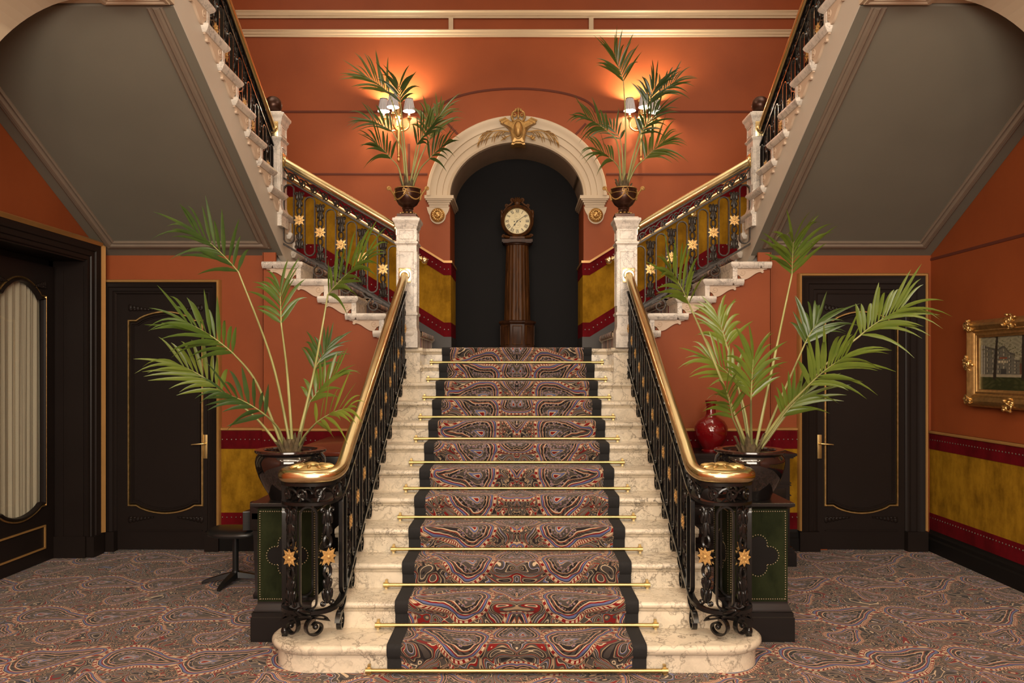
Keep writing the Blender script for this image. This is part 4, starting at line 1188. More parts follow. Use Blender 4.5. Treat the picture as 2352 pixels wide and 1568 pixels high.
def fronds(t, rows, d, k, L, base_z, seed, droop=.12, wl=.020, r=.011, leafm='leaf'):
    """rows: (S px, T px, mid px, base px, depth of S, depth of T, leaflet length factor, leaflet pairs)"""
    for i, (S, T, Md, B, ds, dt, lf, n) in enumerate(rows):
        b = at(B[0], B[1], d); b.z = min(b.z, base_z+.02)
        s = at(S[0], S[1], d+ds); e = at(T[0], T[1], d+dt)
        m = at(Md[0], Md[1], d+ds*.45) if Md else b.lerp(s, .5)+V((b.x-s.x)*.18, 0, .06*(s-b).length)
        frond(t, b, m, s, e, L*lf, n, seed+i*17, droop=droop, wl=wl, r=r, leafm=leafm)
def glazed_pot(t, cx, cy, z):
    m_ = MB(); m_.lathe([(0, 0), (.130, 0), (.136, .01), (.142, .03), (.178, .09), (.206, .15), (.224, .21), (.229, .25), (.222, .28), (.208, .296), (.205, .304)], (cx, cy, z), 48)
    p = m_.build('pot', 'glaze', t)
    m_ = MB(); m_.lathe([(.204, .302), (.226, .306), (.232, .314), (.230, .324), (.222, .328), (.180, .326), (.172, .318), (.168, .28), (.16, .22)], (cx, cy, z), 48)
    m_.f = m_.f[:-2]; m_.mi = m_.mi[:-2]; m_.build('rim', 'potrim', p)
    m_ = MB(); rn = random.Random(5)
    m_.grid(lambda i, j: V(cx+.168*j*math.cos(2*PI*i), cy+.168*j*math.sin(2*PI*i), z+.292+rn.uniform(-.006, .008)), 36, 8); m_.build('soil', 'soil', t)
def sheaths(t, cx, cy, z, n, r, h, seed):
    rn = random.Random(seed); m_ = MB()
    for i in range(n):
        a = 2*PI*i/n+rn.uniform(-.3, .3); d = V(math.cos(a), math.sin(a), 0); s = V(-d.y, d.x, 0); hh = h*rn.uniform(.6, 1.15); w_ = rn.uniform(.016, .028); c = V(cx, cy, z)
        m_.loft([[c+d*(r*(.55+.35*u+.35*u*u))+s*w_*wf+V(0, 0, hh*u-.04), c+d*(r*(.55+.35*u+.35*u*u)+.010)+V(0, 0, hh*u-.04), c+d*(r*(.55+.35*u+.35*u*u))-s*w_*wf+V(0, 0, hh*u-.04), c+d*(r*(.55+.35*u+.35*u*u)-.008)+V(0, 0, hh*u-.04)]
                 for u, wf in ((0, 1), (.4, 1), (.75, .7), (1, .12))])
    m_.tube([V(cx, cy, z-.03), V(cx, cy, z+h*.35), V(cx, cy, z+h*.6)], [r*.75, r*.6, r*.3], 12)
    m_.build('leaf_sheath', 'husk', t)
def big_palm(cx, cy, sd, rows, seed, L):
    t = thing('potted_palm', 'tall palm in a glazed black pot on the green pedestal, %s' % sd, 'potted plant', (cx, cy, .889), 'kentia palms in black pots')
    glazed_pot(t, cx, cy, .889); sheaths(t, cx, cy, 1.18, 14, .075, .17, seed)
    fronds(t, rows, cy, 1, L, 1.20, seed, wl=.035)
LP = [((548, 625), (452, 535), (625, 830), (668, 1015), .10, -.10, 1.0, 10), ((646, 744), (643, 664), (660, 860), (672, 1015), -.10, .05, .90, 8),
      ((753, 677), (838, 600), (722, 850), (680, 1015), .10, -.15, 1.12, 12), ((536, 812), (432, 742), (590, 880), (650, 1018), -.20, -.38, .98, 11),
      ((510, 897), (412, 838), (588, 960), (645, 1020), -.05, -.15, .92, 10), ((611, 954), (520, 905), (640, 985), (655, 1025), -.30, -.48, .82, 8),
      ((711, 924), (768, 862), (694, 975), (680, 1020), .22, .28, .80, 10), ((722, 850), (752, 800), (703, 940), (684, 1020), .30, .42, .80, 8),
      ((725, 972), (796, 938), (700, 1000), (684, 1028), -.22, -.40, .85, 8)]
big_palm(-1.505, 5.22, SIDE[1], LP, 11, .35)
RP = [((1819, 630), (1822, 556), (1780, 815), (1735, 1012), .05, -.10, 1.08, 10), ((1583, 699), (1538, 618), (1640, 830), (1718, 1012), -.05, -.25, 1.08, 10),
      ((1670, 797), (1648, 728), (1700, 910), (1722, 1012), .25, .32, .92, 11), ((1849, 789), (1878, 740), (1800, 900), (1745, 1012), .30, .35, .95, 10),
      ((1976, 770), (2066, 712), (1880, 855), (1748, 1015), -.05, -.18, 1.05, 12), ((1725, 915), (1730, 825), (1725, 970), (1726, 1018), -.40, -.46, .92, 11),
      ((1857, 885), (1938, 822), (1800, 945), (1740, 1018), -.36, -.52, .98, 12), ((1683, 961), (1668, 900), (1700, 1000), (1710, 1028), -.28, -.46, .78, 8),
      ((1796, 957), (1848, 905), (1765, 1000), (1738, 1026), -.10, -.14, .85, 10), ((1692, 877), (1632, 826), (1712, 950), (1722, 1016), .10, .12, .88, 9)]
big_palm(1.55, 5.22, SIDE[-1], RP, 41, .35)
def urn(t, cx, cy, z):
    m_ = MB(); frustum(m_, cx, cy, [(.092, z), (.092, z+.030)])
    m_.lathe([(.0, .028), (.082, .028), (.080, .040), (.060, .055), (.050, .066), (.046, .082), (.052, .088), (.055, .096), (.050, .104), (.062, .112), (.088, .132), (.108, .165), (.117, .205), (.119, .245), (.121, .272), (.126, .278), (.124, .284), (.114, .284), (.108, .24), (0, .22)], (cx, cy, z), 40)
    u = m_.build('urn', 'bronze', t)
    m_ = MB(); m_.lathe([(.121, .274), (.1265, .277), (.1265, .283), (.121, .286), (.112, .284), (.112, .276), (.121, .274)], (cx, cy, z), 40, caps=False)
    rr = .1185
    for q in range(4):
        a0 = -PI/2+q*PI/2
        P = []
        for i in range(17):
            k = i/16; a = a0+PI/2*k; zz = .222-.052*math.sin(PI*k); R_ = .1205-.010*math.sin(PI*k); P.append(V(cx+R_*math.cos(a), cy+R_*math.sin(a), z+zz))
        m_.tube(P, [.0045+.0022*math.sin(PI*i/16)+.0012*(i % 2) for i in range(17)], 6)
        c = V(cx+rr*math.cos(a0), cy+rr*math.sin(a0), z); d = V(math.cos(a0), math.sin(a0), 0); s = V(-d.y, d.x, 0)
        for e in (-1, 1):
            m_.tube([c+d*.004+V(0, 0, .25)+s*e*.004]+[c+d*.006+s*(e*(.006+.022*math.sin(PI*j/8)))+V(0, 0, .25+.018*math.sin(2*PI*j/8)) for j in range(1, 9)], .0042, 5)
            m_.tube([c+d*.004+V(0, 0, .245), c+d*.006+s*e*.012+V(0, 0, .225), c+d*.004+s*e*.026+V(0, 0, .212)], .004, 5)
        m_.ell(c+d*.006+V(0, 0, .252), s*.009, d*.008, (0, 0, .010), 8, 6)
    P = [V(cx+.1205*math.cos(2*PI*i/40), cy+.1205*math.sin(2*PI*i/40), z+.236) for i in range(41)]; m_.tube(P, .0035, 5)
    m_.build('garland', 'oldgilt', u); m_ = MB()
    for i in range(12):
        a = 2*PI*i/12; d = V(math.cos(a), math.sin(a), 0); m_.ell(V(cx, cy, z+.045)+d*.072, d*.016, V(-d.y, d.x, 0)*.014, (0, 0, .009), 8, 5)
    m_.build('foot_leaves', 'oldgilt', u)
    for e in (-1, 1):
        m_ = MB(); P = [V(cx+e*.118, cy, z+.175), V(cx+e*.124, cy, z+.215), V(cx+e*.142, cy, z+.245), V(cx+e*.168, cy, z+.275)]
        P = spline(P, 5)[:-1]+[V(cx+e*(.184+a), cy, z+.288+b) for a, b in spiral((0, 0), .018, .006, PI*.9, -1.15, 16)]
        m_.tube(P, [.011]*10+[.008]*(len(P)-10), 8, flat=1.0); m_.ell((cx+e*.184, cy, z+.288), (.009, 0, 0), (0, .012, 0), (0, 0, .009), 8, 6)
        m_.build('handle', 'oldgilt', u)
    m_ = MB(); m_.lathe([(0, 0), (.109, 0), (.109, .004), (0, .008)], (cx, cy, z+.262), 24); m_.build('soil', 'soil', t)
def urn_palm(cx, sd, rows, seed):
    t = thing('potted_palm', 'palm in a gilt garlanded bronze urn on the marble newel post, %s' % sd, 'potted plant', (cx, 7.515, 3.19), 'palms in bronze urns')
    urn(t, cx, 7.515, 3.19); sheaths(t, cx, 7.515, 3.45, 12, .062, .17, seed)
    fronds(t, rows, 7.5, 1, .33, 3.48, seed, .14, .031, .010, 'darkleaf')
UL = [((894, 214), (846, 180), (920, 300), (932, 400), .05, -.05, 1.12, 11), ((920, 236), (916, 196), (928, 320), (937, 400), -.15, -.22, 1.0, 7), ((901, 302), (850, 280), (925, 350), (932, 402), .15, .10, 1.02, 8),
      ((899, 365), (862, 328), (915, 385), (926, 408), -.05, -.20, .92, 8), ((957, 333), (992, 292), (951, 370), (942, 404), -.10, -.22, 1.0, 9), ((985, 322), (1012, 262), (965, 365), (945, 404), .22, .25, 1.10, 10),
      ((986, 365), (1024, 332), (965, 388), (948, 408), -.12, -.25, 1.0, 8), ((972, 300), (985, 258), (960, 350), (940, 402), .30, .38, .85, 7)]
urn_palm(-1.045, SIDE[1], UL, 71)
UR = [((1432, 188), (1412, 130), (1437, 290), (1434, 400), .05, -.02, 1.15, 11), ((1396, 302), (1346, 272), (1418, 330), (1427, 400), -.05, -.18, 1.02, 10), ((1410, 370), (1368, 345), (1422, 388), (1428, 408), -.15, -.28, 1.0, 9),
      ((1481, 365), (1520, 330), (1460, 385), (1440, 408), -.12, -.25, 1.02, 10), ((1488, 241), (1506, 200), (1465, 320), (1438, 402), .10, .05, 1.12, 10), ((1471, 309), (1506, 262), (1455, 355), (1438, 404), -.18, -.30, 1.0, 9),
      ((1425, 320), (1400, 290), (1430, 360), (1432, 402), .25, .3, .75, 6), ((1515, 215), (1548, 190), (1480, 300), (1440, 402), .30, .22, .95, 8)]
urn_palm(1.025, SIDE[-1], UR, 101)

# ------------------------------------------------------------------ wall lamps
def sconce(x, sd, offs):
    y, z0 = YB, 4.80
    t = thing('wall_sconce', 'gilded three-arm wall lamp glowing behind the urn palm on the %s' % sd, 'wall lamp', (x, y, z0), 'gilded wall lamps')
    m_ = MB()
    m_.tube([V(x, y-.05, z0-.57), V(x, y-.05, z0-.50), V(x, y-.05, z0-.42), V(x, y-.055, z0-.30), V(x, y-.06, z0-.22), V(x, y-.05, z0-.10), V(x, y-.045, z0+.04), V(x, y-.04, z0+.12)], [.006, .016, .020, .034, .046, .022, .026, .006], 12)
    m_.ell((x, y-.05, z0-.585), (.022, 0, 0), (0, .022, 0), (0, 0, .026)); m_.ell((x, y-.05, z0-.54), (.020, 0, 0), (0, .020, 0), (0, 0, .010))
    for i in range(10):
        zz = z0-.25+.04*i; a = i*2.4; m_.ell((x+.022*math.cos(a), y-.055, zz), (.020, 0, .008), (0, .018, 0), (-.006, 0, .022), 8, 5)
    for i in range(8):
        a = 2*PI*i/8; m_.ell((x+.055*math.cos(a), y-.06+.03*math.sin(a), z0-.21), (.03*math.cos(a), .02*math.sin(a), .012), (-.014*math.sin(a), .014*math.cos(a), 0), (0, 0, .010), 8, 5)
    m_.box(x-.03, x+.03, y-.04, y, z0-.08, z0+.0)
    m_.build('wall_mount', 'gilt', t)
    for dx, dy, dz in offs:
        c = V(x+dx, y-.05+dy, z0+dz)
        m_ = MB(); P = spline([V(x, y-.06, z0-.22), V(x+dx*.45, y-.05+dy*.5, z0-.255), V(x+dx*.95, y-.05+dy, z0-.23), c-V(0, 0, .19)], 6); m_.tube(P, .009, 8)
        m_.lathe([(0, -.20), (.010, -.20), (.014, -.17), (.030, -.150), (.034, -.144), (.020, -.138), (.016, -.125), (.022, -.118), (0, -.116)], c, 14)
        a_ = m_.build('arm', 'gilt', t)
        m_ = MB(); m_.lathe([(0, -.118), (.0125, -.118), (.0125, -.03), (0, -.03)], c, 10); m_.build('candle_tube', 'candle', a_)
        m_ = MB(); m_.lathe([(0, -.03), (.012, -.022), (.017, 0), (.013, .022), (0, .045)], c, 12); m_.build('bulb', 'bulb', a_)
        m_ = MB(); m_.fixn = False; uv = []; n = 44
        for j in range(4):
            for i in range(n+1):
                a = 2*PI*i/n; r = (.070-.025*j/3)*(1+.012*(1 if i % 2 else -1)); m_.v.append((c.x+r*math.cos(a), c.y+r*math.sin(a), c.z-.062+.14*j/3)); uv.append((i/n, j/3))
        for j in range(3):
            for i in range(n): m_.f.append((j*(n+1)+i, j*(n+1)+i+1, (j+1)*(n+1)+i+1, (j+1)*(n+1)+i)); m_.mi.append(0)
        sh = m_.build('lamp_shade', 'shade', a_, uv=uv, sharp=180)
        m_ = MB(); m_.lathe([(.0445, .076), (.047, .076), (.047, .083), (.0445, .083), (.0445, .076)], c, 28, caps=False); m_.build('shade_band', 'ink', a_)
        for o_, k_ in ((V(0, 0, .062), .95), (V(0, .026, -.036), .42)):
            l = bpy.data.lights.new('bulb_light', 'POINT'); l.energy = SCONCE_W*k_; l.color = (1, .78, .52); l.shadow_soft_size = .012
            lo = bpy.data.objects.new('bulb_light', l); COL.objects.link(lo); lo.parent = a_; lo.location = c+o_-WL[a_.name]
SCONCE_W = 24.0
sx = (914-1187)/FPX*9.2
sconce(sx, SIDE[1], [(-.165, -.06, .03), (-.035, -.19, .035), (.135, -.08, .025)])
sconce((1474-1187)/FPX*9.2, SIDE[-1], [(-.145, -.08, .03), (.010, -.19, .035), (.155, -.06, .02)])

# ------------------------------------------------------------------ longcase clock in the niche
cy = 9.70
zc = lambda py: EYE+(848-py)/FPX*cy
t = thing('longcase_clock', 'tall walnut longcase clock with round ivory dial in the dark niche', 'clock', (0.01, cy, LZ))
cx = .006
def octa(mb, rows):
    mb.loft([[V(cx+r*math.cos(PI/8+PI/4*i), cy+r*.86*math.sin(PI/8+PI/4*i), z) for i in range(8)] for r, z in rows])
m_ = MB(); octa(m_, [(.235, LZ+.014), (.235, LZ+.06), (.222, LZ+.075), (.222, zc(746)), (.232, zc(745)), (.246, zc(742)), (.246, zc(739.5)), (.225, zc(738)), (.19, zc(736))])
b_ = m_.build('octagonal_base', 'clockdark', t)
m_ = MB()
for i in range(8):
    a = PI/4*i; n = V(math.cos(a), math.sin(a)*.86, 0).normalized(); s = V(-n.y, n.x, 0); rr = .222*math.cos(PI/8)
    c = V(cx+rr*math.cos(a), cy+rr*.86*math.sin(a), 0); hw = .055
    if n.y > .3: continue
    m_.sweep([c+s*e*hw+V(0, 0, z) for e, z in ((-1, LZ+.10), (1, LZ+.10), (1, zc(750)), (-1, zc(750)))], [(-.006, -.01), (-.006, .004), (0, .007), (.006, .004), (.006, -.01)], n, True)
m_.build('panel_bead', 'clockwood', b_)
m_ = MB(); fl = lambda a, z: 1+.055*abs(math.sin(a*9))-.02
r0, r1 = .158, .134; za, zb = zc(737), zc(566)
m_.lathe([(r0+(r1-r0)*i/10, za+(zb-za)*i/10) for i in range(11)], (cx, cy, 0), 144, fl)
m_.build('fluted_trunk', 'clockwood', t, sharp=60)
m_ = MB(); m_.lathe([(0, zb), (.138, zb), (.142, zb+.006), (.150, zb+.012), (.150, zb+.02), (.165, zb+.03), (0, zb+.03)], (cx, cy, 0), 40)
m_.box(cx-.187, cx+.187, cy-.13, cy+.13, zc(559), zc(552.5)).box(cx-.175, cx+.175, cy-.12, cy+.12, zc(561), zc(559))
m_.build('hood_board', 'clockdark', t)
dz = zc(511); yf = cy-.085
def turn_y(mb_fn, prof, n=56):
    """profile (r, depth towards camera) about the dial axis"""
    mb = MB(); rings = [[V(cx+r*math.cos(2*PI*k/n), yf-d, dz+r*math.sin(2*PI*k/n)) for k in range(n)] for r, d in prof]; mb.loft(rings, True, mb_fn); return mb
m_ = turn_y(True, [(.19, -.17), (.198, -.02), (.202, .01), (.196, .028), (.184, .036), (.176, .030), (.170, .040), (.163, .036), (.160, .012), (.158, .0)])
hd = m_.build('hood', 'clockwood', t)
turn_y(True, [(.162, .002), (.162, .010), (.10, .0105), (.001, .011)]).build('dial', 'dial', t)
turn_y(False, [(.160, .008), (.160, .018), (.156, .020), (.154, .012), (.160, .008)]).build('bezel', 'rodbrass', hd)
m_ = MB(); yd = yf-.0115
def bar(mb, p, q, w_, y=yd, th=.0012):
    d = (V(q[0], 0, q[1])-V(p[0], 0, p[1])); s = V(-d.z, 0, d.x).normalized()*(w_/2); P = V(cx+p[0], y, dz+p[1]); Q = V(cx+q[0], y, dz+q[1])
    A = [P-s, P+s, Q+s, Q-s]; mb.loft([A, [a-V(0, th, 0) for a in A]])
ROM = ['XII', 'I', 'II', 'III', 'IIII', 'V', 'VI', 'VII', 'VIII', 'IX', 'X', 'XI']
for h, rm in enumerate(ROM):
    a = PI/2-h*PI/6; er = (math.cos(a), math.sin(a)); et = (math.sin(a), -math.cos(a)); r_in, r_out = .105, .142
    ws = [.011 if c == 'I' else .022 for c in rm]; x = -sum(ws)/2
    pt = lambda u, r: (er[0]*r+et[0]*u, er[1]*r+et[1]*u)
    for c, w_ in zip(rm, ws):
        if c == 'I': bar(m_, pt(x+w_/2, r_in), pt(x+w_/2, r_out), .0055)
        if c == 'V': bar(m_, pt(x+.002, r_out), pt(x+w_/2, r_in), .0058); bar(m_, pt(x+w_-.002, r_out), pt(x+w_/2, r_in), .003)
        if c == 'X': bar(m_, pt(x+.002, r_out), pt(x+w_-.002, r_in), .0058); bar(m_, pt(x+w_-.002, r_out), pt(x+.002, r_in), .003)
        x += w_
    for rr in (r_in, r_out):
        bar(m_, pt(-sum(ws)/2, rr), pt(sum(ws)/2, rr), .0018)
for i in range(60):
    a = 2*PI*i/60; bar(m_, (.149*math.cos(a), .149*math.sin(a)), (.153*math.cos(a), .153*math.sin(a)), .0018)
m_.build('numerals', 'ink', t)
m_ = MB()
for sz in (.060, -.050):
    for i in range(40):
        a, b = 2*PI*i/40, 2*PI*(i+1)/40; bar(m_, (.034*math.cos(a), sz+.034*math.sin(a)), (.034*math.cos(b), sz+.034*math.sin(b)), .0012)
for i in range(16): bar(m_, (-.075+.009*i, .012), (-.070+.009*i, .0135), .0022)
m_.build('subsidiary_rings', 'ink', t)
m_ = MB()
for e in (-1, 1): m_.tube([V(cx+e*.036, yd+.002, dz-.006), V(cx+e*.036, yd-.002, dz-.006)], .0075, 12)
bar(m_, (0, .060), (-.026, .062), .0025); bar(m_, (0, -.050), (.026, -.047), .0025)
m_.build('winding_hole', 'ink', t)
m_ = MB(); bar(m_, (-.02*math.cos(.62), -.02*math.sin(.62)), (.132*math.cos(.62), .132*math.sin(.62)), .0045, yd-.006); m_.tube([V(cx, yd, dz), V(cx, yd-.01, dz)], .008, 12); m_.build('minute_hand', 'ink', t)
m_ = MB(); a = math.radians(233); bar(m_, (0, 0), (.066*math.cos(a), .066*math.sin(a)), .005, yd-.004); m_.ell((cx+.055*math.cos(a), yd-.004, dz+.055*math.sin(a)), (.013*math.cos(a), 0, .013*math.sin(a)), (0, .002, 0), (-.009*math.sin(a), 0, .009*math.cos(a)))
bar(m_, (.066*math.cos(a), .066*math.sin(a)), (.108*math.cos(a), .108*math.sin(a)), .0035, yd-.004); m_.build('hour_hand', 'ink', t)
m_ = MB(); mf = MB(); yc = yf+.0
for e in (-1, 1):
    m_.tube([V(cx+e*.175, yc, dz+.085), V(cx+e*.165, yc, dz+.125), V(cx+e*.135, yc, dz+.165), V(cx+e*.125, yc, dz+.175)]+[V(cx+e*(.128+u), yc, dz+.192+v) for u, v in spiral((0, 0), .018, .006, -PI/2, 1.1, 14)], .011, 8)
    m_.tube([V(cx+e*.12, yc, dz+.185), V(cx+e*.085, yc, dz+.205), V(cx+e*.055, yc, dz+.235)]+[V(cx+e*(.058+u), yc, dz+.262+v) for u, v in spiral((0, 0), .022, .007, -PI/2, 1.1, 14)], .012, 8)
    m_.ell((cx+e*.192, yc, dz+.06), (.014, 0, .0), (0, .03, 0), (0, 0, .05)); m_.ell((cx+e*.187, yc, dz+.11), (.018, 0, .012), (0, .028, 0), (-.012, 0, .03))
    mf.ell((cx+e*.13, yc-.01, dz-.195), (.050, 0, .012*e), (0, .05, 0), (-.008*e, 0, .020)); mf.tube([V(cx+e*(.168+u), yc-.03, dz-.182+v) for u, v in spiral((0, 0), .020, .006, 0, 1.2*e, 14)], .009, 8)
for i in range(7):
    a = PI/2+(i-3)*.36; d = V(math.cos(a), 0, math.sin(a)); m_.ell(V(cx, yc-.006, dz+.222)+d*.042, d*.036, (0, .018, 0), V(-d.z, 0, d.x)*.010, 8, 6)
mf.box(cx-.13, cx+.13, yc-.03, yc+.05, dz-.215, dz-.19)
mf.build('carved_foot', 'clockwood', hd)
m_.ell((cx, yc, dz+.225), (.04, 0, 0), (0, .02, 0), (0, 0, .035))
m_.build('carved_crest', 'clockwood', hd)

# ------------------------------------------------------------------ gilded cartouche over the arch
q = lambda px, py, o=0.0: at(1080+px/10.69, 240+py/10.69, 9.17)-V(0, o, 0)
t = thing('arch_cartouche', 'gilded plaster cartouche with leaf sprays on the crown of the arch', 'ornament', tuple(at(1190, 300, 9.17)))
out = [(1180, 400), (1060, 400), (1000, 430), (960, 420), (905, 375), (880, 365), (740, 430), (745, 465), (860, 520), (940, 590), (985, 680), (1010, 800), (1030, 920), (1020, 980), (1000, 1010), (1060, 1020), (1100, 990), (1180, 985)]
out2 = out+[(2360-a, b) for a, b in reversed(out[1:-1])]
m_ = MB(); A = [q(a, b, .02) for a, b in out2]; cc = q(1180, 700, .0)
def grow(P, k, o): return [cc+(p-cc)*k-V(0, o, 0) for p in P]
m_.loft([[p+V(0, .13, 0) for p in A], A, grow(A, .965, .022), grow(A, .86, .028), grow(A, .80, .045), grow(A, .5, .06)])
pl = m_.build('shield', 'oldgilt', t)
m_ = MB(); m_.ell(q(1178, 660, .085), (.046, 0, 0), (0, .045, 0), (0, 0, .092), 20, 12); m_.build('oval_boss', 'oldgilt', t)
m_ = MB(); c = q(1178, 660, .075); m_.tube([c+V(.056*math.cos(a), 0, .104*math.sin(a)) for a in [2*PI*i/40 for i in range(41)]], .007, 8, False)
c2 = q(1178, 660, .055); m_.tube([c2+V(.076*math.cos(a), 0, .126*math.sin(a)) for a in [2*PI*i/40 for i in range(41)]], .007, 8, False); m_.build('oval_rim', 'oldgilt', t)
m_ = MB()
for e in (-1, 1):
    c = q(1180+e*95, 300, .04)
    m_.tube([c+V(e*u, -.02*i/30, v) for i, (u, v) in enumerate(spiral((0, 0), .034, .007, -1.3, 1.25, 30))], .009, 8)
    m_.tube([q(1180+e*60, 470, .06), q(1180+e*130, 420, .05), q(1180+e*165, 340, .05), q(1180+e*140, 230, .05), q(1180+e*90, 190, .05), q(1180+e*40, 210, .06)], [.010, .012, .012, .011, .010, .008], 8)
    m_.ell(q(1180+e*60, 170, .05), (.012, 0, .012*e), (0, .014, 0), (-.012*e, 0, .018))
    m_.tube([q(1180+e*200, 440, .03), q(1180+e*280, 375, .03), q(1180+e*420, 430, .03)], .008, 8)
    m_.tube([q(1180+e*300, 350, .03), q(1180+e*460, 415, .03)], [.012, .012], 8)
m_.ell(q(1180, 180, .06), (.018, 0, 0), (0, .02, 0), (0, 0, .028)); m_.ell(q(1180, 290, .06), (.013, 0, 0), (0, .02, 0), (0, 0, .055)); m_.tube([q(1180+22*math.cos(a), 135+22*math.sin(a), .05) for a in [2*PI*i/14 for i in range(15)]], .0035, 6, False)
m_.build('scroll_crest', 'oldgilt', t)
for e in (-1, 1):
    m_ = MB(); f = lambda a, b, o=.03: q(1180+e*(1180-a), b, o)
    m_.tube(spline([f(960, 690), f(700, 660), f(480, 700), f(320, 800), f(230, 920)], 5), [.009]*6+[.007]*8+[.004]*7, 8)
    LV = [((880, 690), (790, 780)), ((800, 690), (680, 860)), ((740, 690), (650, 830)), ((700, 690), (590, 960)), ((650, 700), (530, 950)), ((560, 690), (370, 1040)), ((520, 720), (340, 980)), ((420, 750), (270, 1030)), ((400, 740), (200, 900)),
          ((330, 820), (200, 1090)), ((300, 850), (175, 1080)), ((560, 680), (380, 690)), ((470, 700), (270, 790))]
    for (a, b), (c_, d_) in LV:
        P = [f(a, b), f(a*.45+c_*.55+(-18), b*.55+d_*.45, .05), f(c_, d_, .03)]
        m_.tube(spline(P, 5), [.003, .006, .0085, .010, .011, .011, .0105, .009, .007, .004, .0015], 6, flat=.55)
    m_.tube(spline([f(1000, 770), f(880, 820), f(750, 905)], 5), [.004, .006, .007, .007, .007, .009, .010, .009, .007, .004, .002], 6)
    for a, b in ((860, 800), (830, 850), (800, 830)): m_.ell(f(a, b), (.018, 0, .01*e), (0, .012, 0), (-.008, 0, .012))
    m_.build('leaf_spray', 'oldgilt', t)

# ------------------------------------------------------------------ framed painting on the right-hand wall
XW = 4.0
fp = lambda u, v, d: V(XW-d, u, v)
yA, yB_, z0, z1 = 5.62, 6.86, 1.425, 2.165
t = thing('framed_painting', 'gilt framed oil painting of a grand building behind trees hanging above the dado', 'painting', (XW, 6.2, 1.4))
fw = .150
prof = [(0, 0), (0, .03), (.012, .045), (.03, .062), (.05, .070), (.068, .060), (.085, .048), (.094, .052), (.104, .046), (.112, .036), (.128, .036), (.134, .028), (.150, .022), (.150, 0)]
cor = [(yB_, z0), (yA, z0), (yA, z1), (yB_, z1)]          # runs so that the profile grows inwards
pth = [fp(u, v, .0) for u, v in cor]
m_ = MB(); m_.sweep(pth, [(-a, b+.02) for a, b in prof], (-1, 0, 0), True); fm = m_.build('frame', 'gilt', t)
def flourish(u, v, r, seed, name='carved_corner'):
    rn = random.Random(seed); m_ = MB()
    for i in range(16):
        a = rn.uniform(0, 2*PI); d = rn.uniform(.1, 1)*r
        m_.ell(fp(u+d*math.cos(a), v+d*math.sin(a)*.8, .075+rn.uniform(-.01, .018)), (0, rn.uniform(.010, .024), rn.uniform(-.01, .01)), (0, rn.uniform(-.01, .01), rn.uniform(.008, .018)), (.018, 0, 0), 8, 6)
    for i in range(3):
        c = (u+rn.uniform(-.4, .4)*r, v+rn.uniform(-.3, .3)*r); m_.tube([fp(a, b, .088) for a, b in spiral(c, r*.5, r*.1, rn.uniform(0, 6), 1.2, 16)], .007, 6)
    m_.build(name, 'gilt', fm)
for u in (yA+.055, yB_-.055):
    for v in (z0+.055, z1-.055): flourish(u, v, .072, u*7+v)
flourish((yA+yB_)/2, z0+.045, .085, 3, 'carved_cartouche'); flourish((yA+yB_)/2, z1-.045, .085, 4, 'carved_cartouche'); flourish(yA+.045, (z0+z1)/2, .075, 5, 'carved_cartouche'); flourish(yB_-.045, (z0+z1)/2, .075, 6, 'carved_cartouche')
a0, a1, b0, b1 = yB_-fw+.004, yA+fw-.004, z0+fw-.004-.045+.045, z1-fw+.004
NU, NV = 200, 116
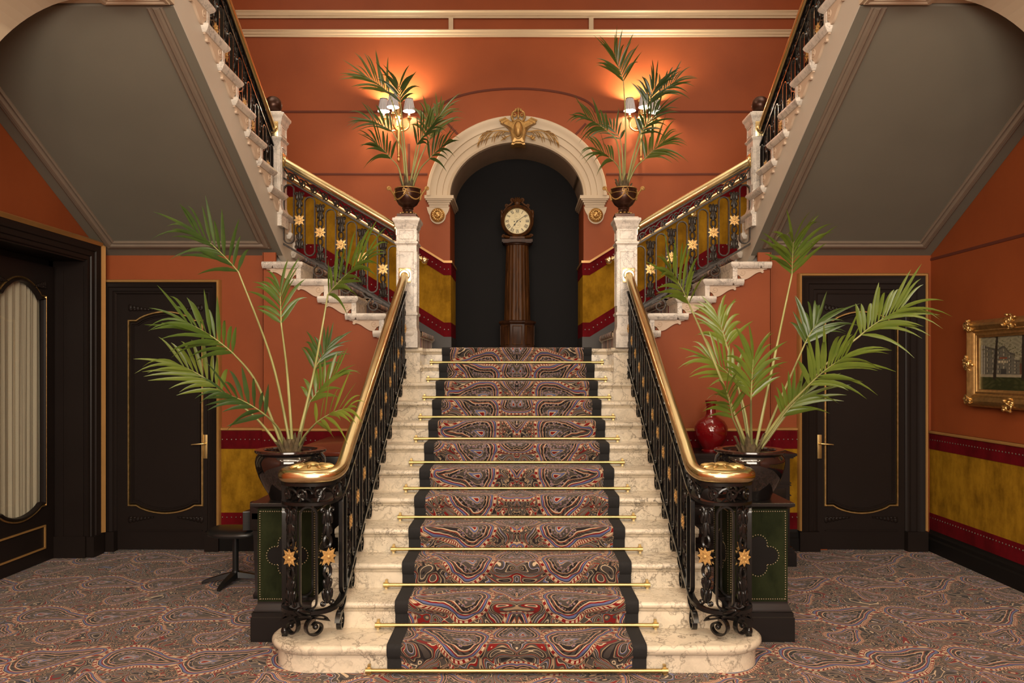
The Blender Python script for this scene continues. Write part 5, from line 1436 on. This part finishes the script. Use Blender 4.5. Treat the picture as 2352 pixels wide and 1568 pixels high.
def paint(u, v):
    """u 0..1 from the far end towards the viewer, v 0..1 upwards"""
    h = math.sin(u*91.7+v*57.3)*43758.5; h -= math.floor(h)
    n = math.sin(u*37+math.sin(v*29)*2)*math.sin(v*41+math.sin(u*23)*2)
    c = (.40, .37, .24) if v > .5 else (.30, .27, .18)
    c = tuple(x*.8*(.92+.16*n) for x in c)
    if u < .56:
        top = .92-.42*max(0, u-.0)*.9 if u < .5 else .62
        ped = .10*max(0, 1-abs(u-.34)/.09)
        if .30 < v < top-.06+ped:
            c = (.155, .145, .11)
            fl = (v-.30)/(.80-.5*u-.30+.001); row = fl*4.2; k = u*13
            if (row % 1) > .28 and (row % 1) < .80 and (k % 1) > .35 and (k % 1) < .72: c = (.38, .34, .24) if (k % 1) < .55 else (.06, .06, .05)
            if (row % 1) < .07: c = (.09, .085, .07)
            if abs(v-top+.085-ped) < .016: c = (.08, .075, .06)
            if u < .07: c = (.42, .40, .33) if (k*2 % 1) > .4 else (.07, .07, .06)
            if .26 < u < .40 and .50 < v < .545 and (u*26 % 1) < .75: c = (.55, .47, .30)
            if .28 < u < .39 and .585 < v < .61: c = (.26, .07, .03)
            if .30 < u < .38 and .30 < v < .40: c = (.05, .05, .045)
        elif v > .5: pass
    elif v > .28 and v < .50 and u < .75: c = (.13, .06, .035)
    elif v < .6 and v > .28: c = (.10, .10, .055) if n > 0 else (.16, .14, .08)
    if v > .62 and n*h > .30: c = (.10, .095, .05)
    if .245 < v < .30: c = (.36, .31, .21)
    if v <= .245: c = (.020+.02*h, .026+.024*h, .010) if n < .3 else (.05, .055, .018)
    for tx, tw, ln in ((.20, .020, .05), (.60, .018, .0), (.85, .022, -.03)):
        if abs(u-tx-ln*v) < tw*(1.25-.5*v) and v > .20: c = (.028, .022, .016)
    g = .78+.10*n
    return tuple(x*g for x in c)
m_ = MB(); cols = []
m_.grid(lambda i, j: fp(a0+(a1-a0)*i, b0+(b1-b0)*j, .030), NU, NV)
cols = [paint(i/NU, j/NV) for j in range(NV+1) for i in range(NU+1)]
m_.fixn = False
cv = m_.build('canvas', 'canvas', t, sharp=180)
# the weld keeps vertex order for a clean grid, so colours go on by index
at_ = cv.data.color_attributes.new('paint', 'FLOAT_COLOR', 'POINT')
for i, c in enumerate(cols): at_.data[i].color = (*c, 1)
m_ = MB(); m_.box(XW-.02, XW, yA+.05, yB_-.05, z0+.05, z1-.05); m_.build('backing', 'ebony', t)
